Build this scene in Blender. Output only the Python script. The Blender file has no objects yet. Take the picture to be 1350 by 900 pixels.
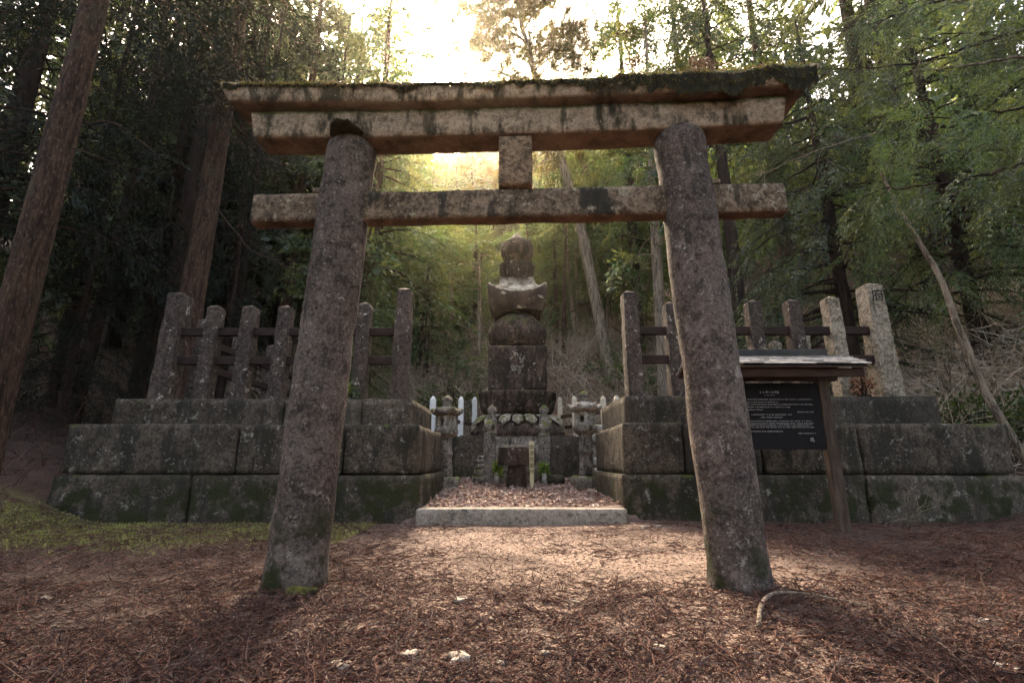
import bpy, bmesh, math, random
import numpy as np
from mathutils import Vector, Matrix

S = bpy.context.scene
COL = S.collection
R = math.radians

# ------------------------------------------------------------------ camera, light, exposure
FPX, CH, PITCH = 637.0, 0.8, R(13.85)
cam = bpy.data.cameras.new('camera'); cam.sensor_width = 36; cam.lens = 36 * FPX / 1350
cam.clip_start = 0.05; cam.clip_end = 2000
camo = bpy.data.objects.new('camera', cam); COL.objects.link(camo)
camo.location = (0, 0, CH); camo.rotation_euler = (math.pi / 2 + PITCH, 0, 0)
S.camera = camo

SUN_EL, SUN_AZ = R(43.5), R(-10.7)          # azimuth from +Y towards +X
w = bpy.data.worlds.new('World'); S.world = w; w.use_nodes = True
nt = w.node_tree; bg = nt.nodes['Background']
sky = nt.nodes.new('ShaderNodeTexSky'); sky.sky_type = 'NISHITA'; sky.sun_disc = False
sky.sun_elevation = SUN_EL; sky.sun_rotation = SUN_AZ
sky.air_density = 0.7; sky.dust_density = 5.0; sky.ozone_density = 0.3
tint = nt.nodes.new('ShaderNodeMix'); tint.data_type = 'RGBA'; tint.blend_type = 'MULTIPLY'; tint.inputs[0].default_value = 1
nt.links.new(sky.outputs[0], tint.inputs[6]); tint.inputs[7].default_value = (1.0, .90, .76, 1)   # warm grade tinted into the sky light
nt.links.new(tint.outputs[2], bg.inputs[0]); bg.inputs[1].default_value = 0.15
sl = bpy.data.lights.new('sun', 'SUN'); sl.energy = 2.9; sl.angle = R(13); sl.color = (1.0, 0.84, 0.62)
so = bpy.data.objects.new('sun', sl); COL.objects.link(so)
sdir = Vector((math.sin(SUN_AZ) * math.cos(SUN_EL), math.cos(SUN_AZ) * math.cos(SUN_EL), math.sin(SUN_EL)))
so.rotation_euler = sdir.to_track_quat('Z', 'Y').to_euler(); so.location = (-4, 20, 24)

S.view_settings.view_transform = 'Standard'; S.view_settings.look = 'None'
S.view_settings.exposure = 3.55; S.view_settings.gamma = 1.0
S.view_settings.use_curve_mapping = False
S.render.engine = 'CYCLES'
cy = S.cycles
cy.max_bounces = 5; cy.diffuse_bounces = 3; cy.glossy_bounces = 2; cy.transmission_bounces = 4
cy.transparent_max_bounces = 4; cy.volume_bounces = 0
cy.use_denoising = True; cy.denoiser = 'OPENIMAGEDENOISE'
cy.caustics_reflective = False; cy.caustics_refractive = False
cy.use_adaptive_sampling = True; cy.adaptive_threshold = 0.015

# ------------------------------------------------------------------ helpers: geometry in metres
def ray(px, py):
    a, b = (px - 675) / FPX, (450 - py) / FPX
    c, s = math.cos(PITCH), math.sin(PITCH)
    return np.array([a, c - b * s, s + b * c])
def at(px, py, D):                        # point at ground distance D
    d = ray(px, py); return np.array([0, 0, CH]) + d * (D / d[1])
def zat(py, D): return at(675, py, D)[2]
def xat(px, py, D): return at(px, py, D)[0]

def hsh(ix, iy, iz, seed):
    n = (ix * 374761393 + iy * 668265263 + iz * 1274126177 + seed * 974711) & 0xffffffff
    n = ((n ^ (n >> 13)) * 1274126177) & 0xffffffff
    n = (n ^ (n >> 16)) & 0xffffffff
    return n / 4294967295.0
def vn(P, scale=1.0, seed=0):             # value noise, -1..1
    P = np.asarray(P, float) * scale
    i = np.floor(P).astype(np.int64); f = P - i; f = f * f * (3 - 2 * f)
    o = 0
    for dx in (0, 1):
        for dy in (0, 1):
            for dz in (0, 1):
                wgt = (f[:, 0] if dx else 1 - f[:, 0]) * (f[:, 1] if dy else 1 - f[:, 1]) * (f[:, 2] if dz else 1 - f[:, 2])
                o = o + wgt * hsh(i[:, 0] + dx, i[:, 1] + dy, i[:, 2] + dz, seed)
    return o * 2 - 1
def fbm(P, scale, oct=3, seed=0):
    o, a = 0, 1.0
    for k in range(oct): o = o + a * vn(P, scale * 2 ** k, seed + k); a *= .5
    return o
def sst(a, b, x):
    t = np.clip((x - a) / (b - a), 0, 1); return t * t * (3 - 2 * t)

def mesh_np(name, V, Q, smooth=False, tris=None):
    V = np.ascontiguousarray(V, np.float32); Q = np.ascontiguousarray(Q, np.int32)
    m = bpy.data.meshes.new(name); k = Q.shape[1]
    m.vertices.add(len(V)); m.vertices.foreach_set('co', V.ravel())
    m.loops.add(Q.size); m.loops.foreach_set('vertex_index', Q.ravel())
    m.polygons.add(len(Q)); m.polygons.foreach_set('loop_start', np.arange(0, Q.size, k, dtype=np.int32))
    try: m.polygons.foreach_set('loop_total', np.full(len(Q), k, np.int32))
    except Exception: pass
    m.polygons.foreach_set('use_smooth', np.full(len(Q), smooth, bool))
    m.update(calc_edges=True); m.validate()
    return m

class MB:
    """collects shapes for ONE mesh"""
    def __init__(s): s.V = []; s.F = []; s.n = 0
    def add(s, V, F):
        V = np.asarray(V, float); s.V.append(V)
        s.F += [tuple(int(i) + s.n for i in f) for f in F]; s.n += len(V); return s
    def box(s, c, size, rz=0, top=1.0, rx=0):
        x, y, z = [k / 2 for k in size]
        V = np.array([(-x, -y, -z), (x, -y, -z), (x, y, -z), (-x, y, -z), (-x * top, -y * top, z), (x * top, -y * top, z), (x * top, y * top, z), (-x * top, y * top, z)])
        M = np.array(Matrix.Rotation(rz, 3, 'Z') @ Matrix.Rotation(rx, 3, 'X'))
        return s.add(V @ M.T + np.asarray(c, float), [(0, 3, 2, 1), (4, 5, 6, 7), (0, 1, 5, 4), (1, 2, 6, 5), (2, 3, 7, 6), (3, 0, 4, 7)])
    def tube(s, pts, rad, n=8, caps=True):
        V, Q, C = tube_np(pts, rad, n); s.add(V, Q)
        if caps: s.F += [tuple(i + s.n - len(V) for i in C[0]), tuple(i + s.n - len(V) for i in C[1])]
        return s
    def lathe(s, c, prof, n=24, lobes=0, amp=0, sq=None, rz=0):
        a = np.arange(n) / n * 2 * math.pi; V = []
        for (r, z) in prof:
            rr = r * np.ones(n)
            if sq: rr = r * (np.abs(np.cos(a)) ** sq + np.abs(np.sin(a)) ** sq) ** (-1 / sq)
            if lobes: rr = rr * (1 + amp * np.abs(np.cos(a * lobes / 2)))
            V.append(np.c_[np.cos(a + rz) * rr, np.sin(a + rz) * rr, np.full(n, z)])
        V = np.concatenate(V) + np.asarray(c, float); F = []
        for k in range(len(prof) - 1):
            for i in range(n): j = (i + 1) % n; F.append((k * n + i, k * n + j, (k + 1) * n + j, (k + 1) * n + i))
        F.append(tuple(range(n - 1, -1, -1))); F.append(tuple((len(prof) - 1) * n + i for i in range(n)))
        return s.add(V, F)
    def rough(s, c, size, cell=.08, rnd=.02, amp=.008, rz=0, top=1.0, seed=0, ns=4):
        """a stone block: rounded edges and an uneven face"""
        V, F = rough_np(size, cell, rnd)
        if top != 1: V[:, :2] *= (1 + (top - 1) * (V[:, 2:3] / size[2] + .5))
        M = np.array(Matrix.Rotation(rz, 3, 'Z')); V = V @ M.T + np.asarray(c, float)
        d = V - np.asarray(c, float); d /= np.linalg.norm(d, axis=1)[:, None] + 1e-9
        V = V + d * (fbm(V, ns, 3, seed) * amp)[:, None]
        return s.add(V, F)
    def build(s, name, mat, parent=None, smooth=True, bevel=0, loc=None, noise=0, nscale=5, auto=None):
        V = np.concatenate(s.V)
        if noise:
            V = V + np.c_[fbm(V, nscale, 3, 1), fbm(V, nscale, 3, 7), fbm(V, nscale, 3, 13)] * noise
        o = wrap(name, None, mat, parent, loc, V)
        m = bpy.data.meshes.new(name); m.from_pydata((V - o['_off']).tolist(), [], s.F); m.update()
        del o['_off']
        if smooth: m.polygons.foreach_set('use_smooth', [True] * len(m.polygons))
        o2 = link(name, m, mat, parent, o); 
        if bevel:
            b = o2.modifiers.new('bevel', 'BEVEL'); b.width = bevel; b.segments = 2; b.limit_method = 'ANGLE'; b.angle_limit = R(40)
        if smooth and auto is not None:
            m.set_sharp_from_angle(angle=R(auto))
        return o2

def rootloc(parent):
    p = Vector((0, 0, 0))
    while parent is not None: p += parent.location; parent = parent.parent
    return np.array(p)
def wrap(name, m, mat, parent, loc, V):
    off = rootloc(parent) + (np.zeros(3) if loc is None else np.asarray(loc, float))
    return {'_off': off, 'loc': loc}
def link(name, m, mat, parent, info):
    o = bpy.data.objects.new(name, m); COL.objects.link(o)
    if mat is not None: m.materials.append(mat)
    if parent is not None: o.parent = parent
    if info and info.get('loc') is not None: o.location = Vector(info['loc'])
    return o
def np_part(name, V, Q, mat, parent=None, smooth=False):
    m = mesh_np(name, np.asarray(V) - rootloc(parent), Q, smooth)
    return link(name, m, mat, parent, None)
def tag(o, label=None, cat=None, group=None, kind=None):
    if label: o['label'] = label
    if cat: o['category'] = cat
    if group: o['group'] = group
    if kind: o['kind'] = kind
    return o
def thing(name, loc, label, cat, group=None):
    o = bpy.data.objects.new(name, None); COL.objects.link(o); o.location = Vector([float(v) for v in loc]); o.empty_display_size = .2
    return tag(o, label, cat, group)

def tube_np(pts, rad, n=8):
    P = np.asarray(pts, float); m = len(P); rad = np.broadcast_to(np.asarray(rad, float), (m,))
    T = np.gradient(P, axis=0); T /= np.linalg.norm(T, axis=1)[:, None] + 1e-9
    ref = np.array([1., 0, 0]) if abs(T[:, 0]).mean() < .8 else np.array([0, 1., 0])
    U = np.cross(T, ref); U /= np.linalg.norm(U, axis=1)[:, None]; W = np.cross(T, U)
    a = np.arange(n) / n * 2 * math.pi
    V = P[:, None] + rad[:, None, None] * (U[:, None] * np.cos(a)[None, :, None] + W[:, None] * np.sin(a)[None, :, None])
    k, i = np.meshgrid(np.arange(m - 1), np.arange(n), indexing='ij'); j = (i + 1) % n
    Q = np.stack([k * n + i, k * n + j, (k + 1) * n + j, (k + 1) * n + i], -1).reshape(-1, 4)
    return V.reshape(-1, 3), Q, (tuple(range(n - 1, -1, -1)), tuple((m - 1) * n + q for q in range(n)))

_rc = {}
def rough_np(size, cell, rnd):
    key = (tuple(round(v, 4) for v in size), cell, rnd)
    if key in _rc: V, F = _rc[key]; return V.copy(), F
    n = [max(2, int(round(v / cell))) for v in size]; h = np.array(size) / 2
    idx = {}; V = []; F = []
    def vid(i, j, k):
        if (i, j, k) not in idx:
            idx[(i, j, k)] = len(V); V.append((i / n[0] * 2 - 1, j / n[1] * 2 - 1, k / n[2] * 2 - 1))
        return idx[(i, j, k)]
    for i in range(n[0]):
        for j in range(n[1]):
            F.append((vid(i, j, 0), vid(i, j + 1, 0), vid(i + 1, j + 1, 0), vid(i + 1, j, 0)))
            F.append((vid(i, j, n[2]), vid(i + 1, j, n[2]), vid(i + 1, j + 1, n[2]), vid(i, j + 1, n[2])))
    for i in range(n[0]):
        for k in range(n[2]):
            F.append((vid(i, 0, k), vid(i + 1, 0, k), vid(i + 1, 0, k + 1), vid(i, 0, k + 1)))
            F.append((vid(i, n[1], k), vid(i, n[1], k + 1), vid(i + 1, n[1], k + 1), vid(i + 1, n[1], k)))
    for j in range(n[1]):
        for k in range(n[2]):
            F.append((vid(0, j, k), vid(0, j, k + 1), vid(0, j + 1, k + 1), vid(0, j + 1, k)))
            F.append((vid(n[0], j, k), vid(n[0], j + 1, k), vid(n[0], j + 1, k + 1), vid(n[0], j, k + 1)))
    V = np.array(V) * h
    q = np.clip(V, -(h - rnd), h - rnd); d = V - q; L = np.linalg.norm(d, axis=1)[:, None]
    V = q + d / np.maximum(L, 1e-9) * np.minimum(L, rnd)
    _rc[key] = (V, F); return V.copy(), F

# ------------------------------------------------------------------ materials
def newmat(name):
    m = bpy.data.materials.new(name); m.use_nodes = True; t = m.node_tree
    b = t.nodes['Principled BSDF']; b.inputs['Roughness'].default_value = .9
    b.inputs['Specular IOR Level'].default_value = .15
    return m, t, b
class N:
    def __init__(s, t): s.t = t
    def n(s, ty, **k):
        x = s.t.nodes.new(ty)
        for a, v in k.items(): setattr(x, a, v)
        return x
    def l(s, a, b): s.t.links.new(a, b)
    def pos(s, sc=(1, 1, 1)):
        g = s.n('ShaderNodeNewGeometry'); v = s.n('ShaderNodeVectorMath', operation='MULTIPLY'); v.inputs[1].default_value = sc
        s.l(g.outputs['Position'], v.inputs[0]); return v.outputs[0]
    def noise(s, scale, det=3, sc=(1, 1, 1), rough=.55, dist=0):
        x = s.n('ShaderNodeTexNoise'); x.inputs['Scale'].default_value = scale; x.inputs['Detail'].default_value = det
        x.inputs['Roughness'].default_value = rough; x.inputs['Distortion'].default_value = dist
        s.l(s.pos(sc), x.inputs['Vector']); return x.outputs['Fac']
    def voro(s, scale, sc=(1, 1, 1)):
        x = s.n('ShaderNodeTexVoronoi'); x.inputs['Scale'].default_value = scale; s.l(s.pos(sc), x.inputs['Vector']); return x
    def ramp(s, f, a, b, ca=0., cb=1.):
        x = s.n('ShaderNodeMapRange'); x.interpolation_type = 'SMOOTHSTEP'
        x.inputs[1].default_value = a; x.inputs[2].default_value = b; x.inputs[3].default_value = ca; x.inputs[4].default_value = cb
        s.l(f, x.inputs[0]); return x.outputs[0]
    def mix(s, f, a, b):
        x = s.n('ShaderNodeMix', data_type='RGBA')
        for i, v in ((0, f), (6, a), (7, b)):
            if isinstance(v, (int, float)): x.inputs[i].default_value = v
            elif isinstance(v, tuple): x.inputs[i].default_value = (*v, 1)
            else: s.l(v, x.inputs[i])
        return x.outputs[2]
    def mul(s, a, b, op='MULTIPLY'):
        x = s.n('ShaderNodeMath', operation=op)
        for i, v in ((0, a), (1, b)):
            if isinstance(v, (int, float)): x.inputs[i].default_value = v
            else: s.l(v, x.inputs[i])
        return x.outputs[0]
    def up(s):
        g = s.n('ShaderNodeNewGeometry'); x = s.n('ShaderNodeSeparateXYZ'); s.l(g.outputs['Normal'], x.inputs[0]); return x.outputs[2]
    def zpos(s):
        x = s.n('ShaderNodeSeparateXYZ'); s.l(s.pos(), x.inputs[0]); return x.outputs[2]
    def bump(s, h, b, strength=.5, dist=.02):
        x = s.n('ShaderNodeBump'); x.inputs['Strength'].default_value = strength; x.inputs['Distance'].default_value = dist
        s.l(h, x.inputs['Height']); s.l(x.outputs[0], b.inputs['Normal'])

def stone(name, c1, c2, gs=27, blocks=False, grit=1.0,  lich=.62, lich_c=(.42, .40, .34), moss=.5, dark=.56, dark_c=(.03, .028, .022), streak=1.0, moss_c=(.09, .11, .02), basemoss=None, under=None, rgh=.92, bumps=.6, spots=.16):
    m, t, b = newmat(name); q = N(t); b.inputs['Roughness'].default_value = rgh
    c = q.mix(q.ramp(q.noise(1.6, 4), .35, .65), c1, c2)
    g = q.noise(70, 2, rough=.8)
    c = q.mix(q.ramp(g, .52, .72, 0, .6), c, tuple(min(1, v * 1.9) for v in c1))
    c = q.mix(q.ramp(q.noise(95, 2, rough=.8), .54, .7, 0, .75), c, tuple(v * .3 for v in c2))
    mid = q.noise(11, 5, rough=.7)
    c = q.mix(q.ramp(mid, .48, .62, 0, .75), c, tuple(v * .38 for v in c2))
    c = q.mix(q.ramp(q.noise(5, 5, rough=.7), .52, .64, 0, .5), c, tuple(min(1, v * 1.45) for v in c1))
    gr_ = q.noise(gs, 4, rough=.72)
    c = q.mix(q.ramp(gr_, .50, .62, 0, .7 * grit), c, tuple(v * .28 for v in c2))
    c = q.mix(q.ramp(gr_, .46, .34, 0, .6 * grit), c, tuple(min(1, v * 1.7) for v in c1))
    # dark algae and water streaks
    d = q.noise(2.1, 5, sc=(1.5, 1.5, 1 / (1 + streak)), rough=.65)
    c = q.mix(q.ramp(d, dark, dark + .09, 0, .9), c, dark_c)
    c = q.mix(q.ramp(q.noise(6.5, 4, sc=(1, 1, .22), rough=.6), dark + .01, dark + .1, 0, .8), c, dark_c)
    # pale lichen: patches and small round spots
    li = q.noise(7.5, 6, rough=.75, dist=.4)
    c = q.mix(q.ramp(li, lich, lich + .05, 0, .8), c, lich_c)
    v = q.voro(20)
    sp = q.ramp(v.outputs['Distance'], spots, spots + .07, .65, 0)
    sel = q.n('ShaderNodeSeparateXYZ'); q.l(v.outputs['Color'], sel.inputs[0])
    c = q.mix(q.mul(sp, q.ramp(sel.outputs[0], .66, .7)), c, lich_c)
    if blocks:
        ge_ = q.n('ShaderNodeNewGeometry'); c = q.mix(q.ramp(ge_.outputs['Random Per Island'], 0, .6, .55, 0), c, (.03, .027, .022))
        c = q.mix(q.ramp(ge_.outputs['Random Per Island'], .7, 1, 0, .18), c, (.2, .165, .13))
    if under:                                  # warm ground bounce painted into downward faces
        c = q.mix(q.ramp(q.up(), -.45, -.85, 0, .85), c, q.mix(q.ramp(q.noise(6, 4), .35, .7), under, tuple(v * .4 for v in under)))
    mm = q.mul(q.ramp(q.up(), .1, .75), q.ramp(q.noise(3.5, 4), moss, moss + .12))
    c = q.mix(mm, c, q.mix(q.noise(30, 2), tuple(v * .5 for v in moss_c), moss_c))
    if basemoss:
        bm = q.mul(q.ramp(q.zpos(), basemoss[0], basemoss[1], 1, 0), q.ramp(q.noise(4.5, 4), basemoss[2], basemoss[2] + .12))
        c = q.mix(bm, c, q.mix(q.noise(30, 2), (.016, .017, .009), (.042, .044, .016)))
    q.l(c, b.inputs['Base Color'])
    h = q.mul(q.mul(g, .5), q.mul(mid, 1.2), 'ADD'); h = q.mul(h, q.mul(gr_, 1.3), 'ADD')
    q.bump(h, b, bumps, .025)
    return m

def plain(name, c1, c2, sc=(1, 1, 1), scale=8, rough=.85, bump=.3, bd=.01):
    m, t, b = newmat(name); q = N(t); b.inputs['Roughness'].default_value = rough
    n = q.noise(scale, 5, sc=sc, rough=.65)
    q.l(q.mix(q.ramp(n, .3, .7), c1, c2), b.inputs['Base Color'])
    if bump: q.bump(n, b, bump, bd)
    return m

def bark(name, c1, c2, c3, sc=9):
    m, t, b = newmat(name); q = N(t)
    n = q.noise(sc, 6, sc=(1.6, 1.6, .22), rough=.7, dist=.5); f = q.noise(sc * 4, 4, sc=(1, 1, .3), rough=.7)
    c = q.mix(q.ramp(n, .36, .62), c1, c2)
    c = q.mix(q.ramp(f, .5, .72, 0, .8), c, c3)
    c = q.mix(q.ramp(q.noise(1.8, 4), .56, .68, 0, .45), c, tuple(v * .6 for v in (.12, .11, .07)))
    q.l(c, b.inputs['Base Color'])
    q.bump(q.mul(n, q.mul(f, .5), 'ADD'), b, 1.0, .11)
    return m

def leafmat(name, c1, c2, c3, trans=.45, tc=None, nscale=.8, gloss=.03):
    m, t, b = newmat(name); q = N(t); t.nodes.remove(b)
    g = q.n('ShaderNodeNewGeometry'); r = g.outputs['Random Per Island']
    c = q.mix(q.ramp(r, .0, 1.), c1, c2)
    c = q.mix(q.ramp(q.noise(nscale, 3), .45, .62), c, c3)
    d = q.n('ShaderNodeBsdfDiffuse'); tr = q.n('ShaderNodeBsdfTranslucent'); mx = q.n('ShaderNodeMixShader')
    q.l(c, d.inputs[0]); mx.inputs[0].default_value = trans
    k = q.n('ShaderNodeMix', data_type='RGBA', blend_type='MULTIPLY'); k.inputs[0].default_value = 1
    q.l(c, k.inputs[6]); k.inputs[7].default_value = (*(tc or (1.9, 1.7, .7)), 1); q.l(k.outputs[2], tr.inputs[0])
    q.l(d.outputs[0], mx.inputs[1]); q.l(tr.outputs[0], mx.inputs[2])
    gl = q.n('ShaderNodeBsdfGlossy'); gl.inputs['Roughness'].default_value = .42; gl.inputs[0].default_value = (.9, .95, 1, 1)
    m2 = q.n('ShaderNodeMixShader'); m2.inputs[0].default_value = gloss; q.l(mx.outputs[0], m2.inputs[1]); q.l(gl.outputs[0], m2.inputs[2])
    q.l(m2.outputs[0], t.nodes['Material Output'].inputs[0])
    return m

def islandmat(name, cols, rough=.85, trans=0):
    m, t, b = newmat(name); q = N(t); b.inputs['Roughness'].default_value = rough
    g = q.n('ShaderNodeNewGeometry'); cr = q.n('ShaderNodeValToRGB'); cr.color_ramp.interpolation = 'LINEAR'
    e = cr.color_ramp.elements
    for i, c in enumerate(cols):
        p = i / (len(cols) - 1)
        if i == 0: e[0].position = 0; e[0].color = (*c, 1)
        elif i == len(cols) - 1: e[-1].position = 1; e[-1].color = (*c, 1)
        else: x = e.new(p); x.color = (*c, 1)
    q.l(g.outputs['Random Per Island'], cr.inputs[0]); q.l(cr.outputs[0], b.inputs['Base Color'])
    return m

M = {}
M['pillar'] = stone('pillar granite', (.148, .115, .096), (.076, .058, .049), gs=42, grit=.8, lich=.60, lich_c=(.30, .265, .225), moss=.75, dark=.62, basemoss=(.15, .75, .50), spots=.13)
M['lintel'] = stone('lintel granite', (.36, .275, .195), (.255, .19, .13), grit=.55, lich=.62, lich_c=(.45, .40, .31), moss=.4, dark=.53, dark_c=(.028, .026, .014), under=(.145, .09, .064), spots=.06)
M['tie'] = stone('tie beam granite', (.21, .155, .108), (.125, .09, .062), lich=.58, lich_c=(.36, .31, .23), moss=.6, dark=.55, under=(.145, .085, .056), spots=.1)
M['strut'] = stone('strut granite', (.27, .185, .12), (.20, .135, .085), lich=.68, moss=.8, dark=.62, spots=.04)
M['wall'] = stone('mossy wall stone', (.108, .083, .062), (.055, .042, .031), grit=.85, blocks=True, lich=.59, lich_c=(.27, .25, .21), moss=.58, dark=.52, dark_c=(.026, .024, .017), basemoss=(.40, .74, .465), spots=.14)
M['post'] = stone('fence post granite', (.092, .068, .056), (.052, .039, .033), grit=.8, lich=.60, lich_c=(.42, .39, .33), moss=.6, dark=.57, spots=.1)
M['postpale'] = stone('sunny post granite', (.30, .25, .19), (.22, .18, .13), lich=.62, lich_c=(.5, .46, .36), moss=.58, dark=.61, spots=.1)  # paler copy of the post granite, sunlight put into its colour
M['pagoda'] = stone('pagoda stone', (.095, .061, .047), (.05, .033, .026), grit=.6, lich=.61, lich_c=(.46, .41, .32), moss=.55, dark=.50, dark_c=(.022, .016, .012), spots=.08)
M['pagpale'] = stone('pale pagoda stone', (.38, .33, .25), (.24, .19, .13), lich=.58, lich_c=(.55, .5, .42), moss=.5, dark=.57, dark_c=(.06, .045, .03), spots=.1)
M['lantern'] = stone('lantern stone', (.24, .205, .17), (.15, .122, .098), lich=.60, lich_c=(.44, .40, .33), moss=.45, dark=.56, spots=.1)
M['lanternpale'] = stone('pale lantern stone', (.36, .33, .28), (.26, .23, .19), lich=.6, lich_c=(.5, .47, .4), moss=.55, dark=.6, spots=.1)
M['kerb'] = stone('kerb stone', (.30, .255, .21), (.22, .185, .15), grit=.35, lich=.7, moss=.75, dark=.66, spots=.02)
M['rail'] = plain('dark brown rail', (.04, .025, .021), (.02, .0125, .011), sc=(.3, 1, 1), scale=12)
M['wood'] = plain('weathered wood', (.10, .068, .05), (.04, .027, .02), sc=(1, 1, .15), scale=22, bump=.5)
M['woodgrey'] = plain('grey shingle wood', (.42, .39, .36), (.20, .185, .175), sc=(1, .2, 1), scale=18, bump=.5)
M['woodbeam'] = plain('brown beam wood', (.08, .046, .034), (.032, .02, .016), sc=(.2, 1, 1), scale=22)
M['ridge'] = plain('dark ridge board', (.05, .048, .047), (.03, .029, .028), scale=14, rough=.6)
M['board'] = plain('black board', (.010, .009, .010), (.014, .012, .013), scale=6, rough=.9, bump=.05)
M['ink'] = plain('board lettering', (.42, .41, .40), (.34, .33, .33), scale=60, bump=0)
M['black'] = plain('black lettering', (.015, .012, .01), (.02, .016, .014), scale=60, bump=0)
M['palewood'] = plain('pale new wood', (.62, .54, .33), (.5, .42, .25), sc=(1, 1, .1), scale=30, bump=.1)
M['whitepaint'] = plain('white paint', (.74, .72, .68), (.56, .54, .5), scale=9, bump=.1)
M['creampost'] = plain('weathered cream paint', (.62, .54, .42), (.42, .35, .26), scale=9, bump=.2)
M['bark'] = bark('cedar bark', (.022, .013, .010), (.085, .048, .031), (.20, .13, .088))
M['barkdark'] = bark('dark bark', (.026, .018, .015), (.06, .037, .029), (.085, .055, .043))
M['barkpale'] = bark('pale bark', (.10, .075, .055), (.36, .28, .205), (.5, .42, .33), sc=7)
M['twig'] = islandmat('bare twigs', [(.48, .39, .30), (.62, .52, .42), (.32, .24, .18), (.68, .6, .5)])
M['brush'] = islandmat('dry brush', [(.32, .24, .17), (.52, .41, .30), (.20, .14, .10), (.62, .51, .39), (.36, .26, .19)])
M['litter'] = islandmat('fallen cedar needles', [(.085, .032, .022), (.036, .021, .019), (.125, .055, .038), (.05, .028, .025), (.17, .115, .095), (.026, .018, .018)])
M['sprig'] = islandmat('dead sprigs', [(.11, .042, .027), (.042, .024, .021), (.15, .07, .045), (.065, .035, .03), (.03, .02, .019), (.18, .13, .105)])
M['crumb'] = islandmat('crumbs', [(.10, .05, .036), (.17, .085, .058), (.05, .03, .025), (.24, .17, .135), (.14, .06, .038)])
M['leaflitter'] = islandmat('fallen leaves', [(.34, .22, .17), (.16, .085, .065), (.46, .35, .30), (.25, .14, .10), (.5, .42, .36), (.1, .06, .05)])
M['grass'] = islandmat('moss grass', [(.17, .18, .05), (.26, .25, .075), (.12, .12, .04), (.3, .25, .11)])
m, t, b = newmat('moss cushion'); q = N(t); n_ = q.noise(16, 5, rough=.7)
crest = q.mix(q.ramp(n_, .3, .7), (.045, .047, .012), (.12, .118, .026)); dim_side = q.mix(q.ramp(n_, .35, .7), (.016, .014, .008), (.04, .034, .018))
q.l(q.mix(q.ramp(q.up(), .25, .8), dim_side, crest), b.inputs['Base Color']); q.bump(n_, b, 1.0, .03); M['moss'] = m  # backlit green crest and dim sides painted into the moss by normal
M['mossfuzz'] = leafmat('moss fuzz', (.035, .034, .012), (.10, .092, .024), (.10, .07, .035), trans=.35, nscale=3)
M['needleclump'] = islandmat('dry needle clump', [(.26, .13, .075), (.16, .075, .045), (.34, .2, .12)])
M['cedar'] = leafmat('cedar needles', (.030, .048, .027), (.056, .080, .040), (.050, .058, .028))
M['cedardark'] = leafmat('shaded cedar needles', (.009, .014, .010), (.018, .025, .015), (.015, .017, .012), trans=.25, gloss=.015)  # darkened needle copy: the shade of the wood is in the colour
M['cedarlight'] = leafmat('light cedar needles', (.056, .090, .042), (.10, .14, .058), (.125, .13, .045), trans=.45, tc=(1.45, 1.5, .7))  # brighter needle copy: sunlight on the foliage is in the colour
M['farleaf'] = leafmat('far conifer foliage', (.070, .095, .052), (.115, .14, .074), (.105, .11, .055), trans=.45, tc=(1.4, 1.4, .8), nscale=.3)
M['pine'] = leafmat('pine needles', (.06, .065, .025), (.11, .10, .04), (.09, .07, .03), trans=.4)
M['broad'] = leafmat('broad leaves', (.04, .07, .025), (.09, .12, .04), (.06, .085, .03), trans=.4)
M['vaseleaf'] = leafmat('vase leaves', (.09, .16, .03), (.2, .28, .06), (.12, .2, .04), trans=.4, nscale=9)
M['ceramic'] = plain('pale vase', (.5, .48, .44), (.4, .38, .34), scale=20, rough=.5, bump=0)
M['rock'] = stone('pale stone', (.34, .295, .25), (.25, .21, .175), grit=.5, lich=.7, moss=.8, dark=.7, spots=.02)

# ground
m, t, b = newmat('forest floor'); q = N(t)
xyz = q.n('ShaderNodeSeparateXYZ'); q.l(q.pos(), xyz.inputs[0])
n1 = q.noise(1.3, 5, rough=.65); n2 = q.noise(14, 5, rough=.7); n3 = q.noise(90, 3, rough=.7)
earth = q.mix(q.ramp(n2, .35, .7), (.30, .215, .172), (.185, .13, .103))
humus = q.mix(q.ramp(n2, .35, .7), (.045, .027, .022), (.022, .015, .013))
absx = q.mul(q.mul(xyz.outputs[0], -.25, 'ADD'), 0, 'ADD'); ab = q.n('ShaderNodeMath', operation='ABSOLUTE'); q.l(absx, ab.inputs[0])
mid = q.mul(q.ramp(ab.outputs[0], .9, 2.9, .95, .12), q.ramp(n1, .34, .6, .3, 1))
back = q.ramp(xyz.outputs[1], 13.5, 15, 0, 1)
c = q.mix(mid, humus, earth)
brown = q.mix(q.ramp(n2, .35, .7), (.13, .085, .058), (.05, .032, .024))
c = q.mix(back, c, brown)
c = q.mix(q.ramp(n3, .55, .72, 0, .5), c, (.36, .29, .24)); c = q.mix(q.ramp(n3, .45, .25, 0, .6), c, (.03, .02, .017))
gr = q.mul(q.mul(q.ramp(xyz.outputs[0], -1.4, -2.8), q.ramp(xyz.outputs[1], 4.3, 5.8)), q.ramp(xyz.outputs[1], 7.0, 6.4))
c = q.mix(q.mul(gr, q.ramp(n2, .42, .6)), c, q.mix(n2, (.09, .095, .03), (.2, .19, .065)))
q.l(c, b.inputs['Base Color']); q.bump(q.mul(n2, q.mul(n3, .5), 'ADD'), b, .9, .04)
M['ground'] = m

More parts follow.
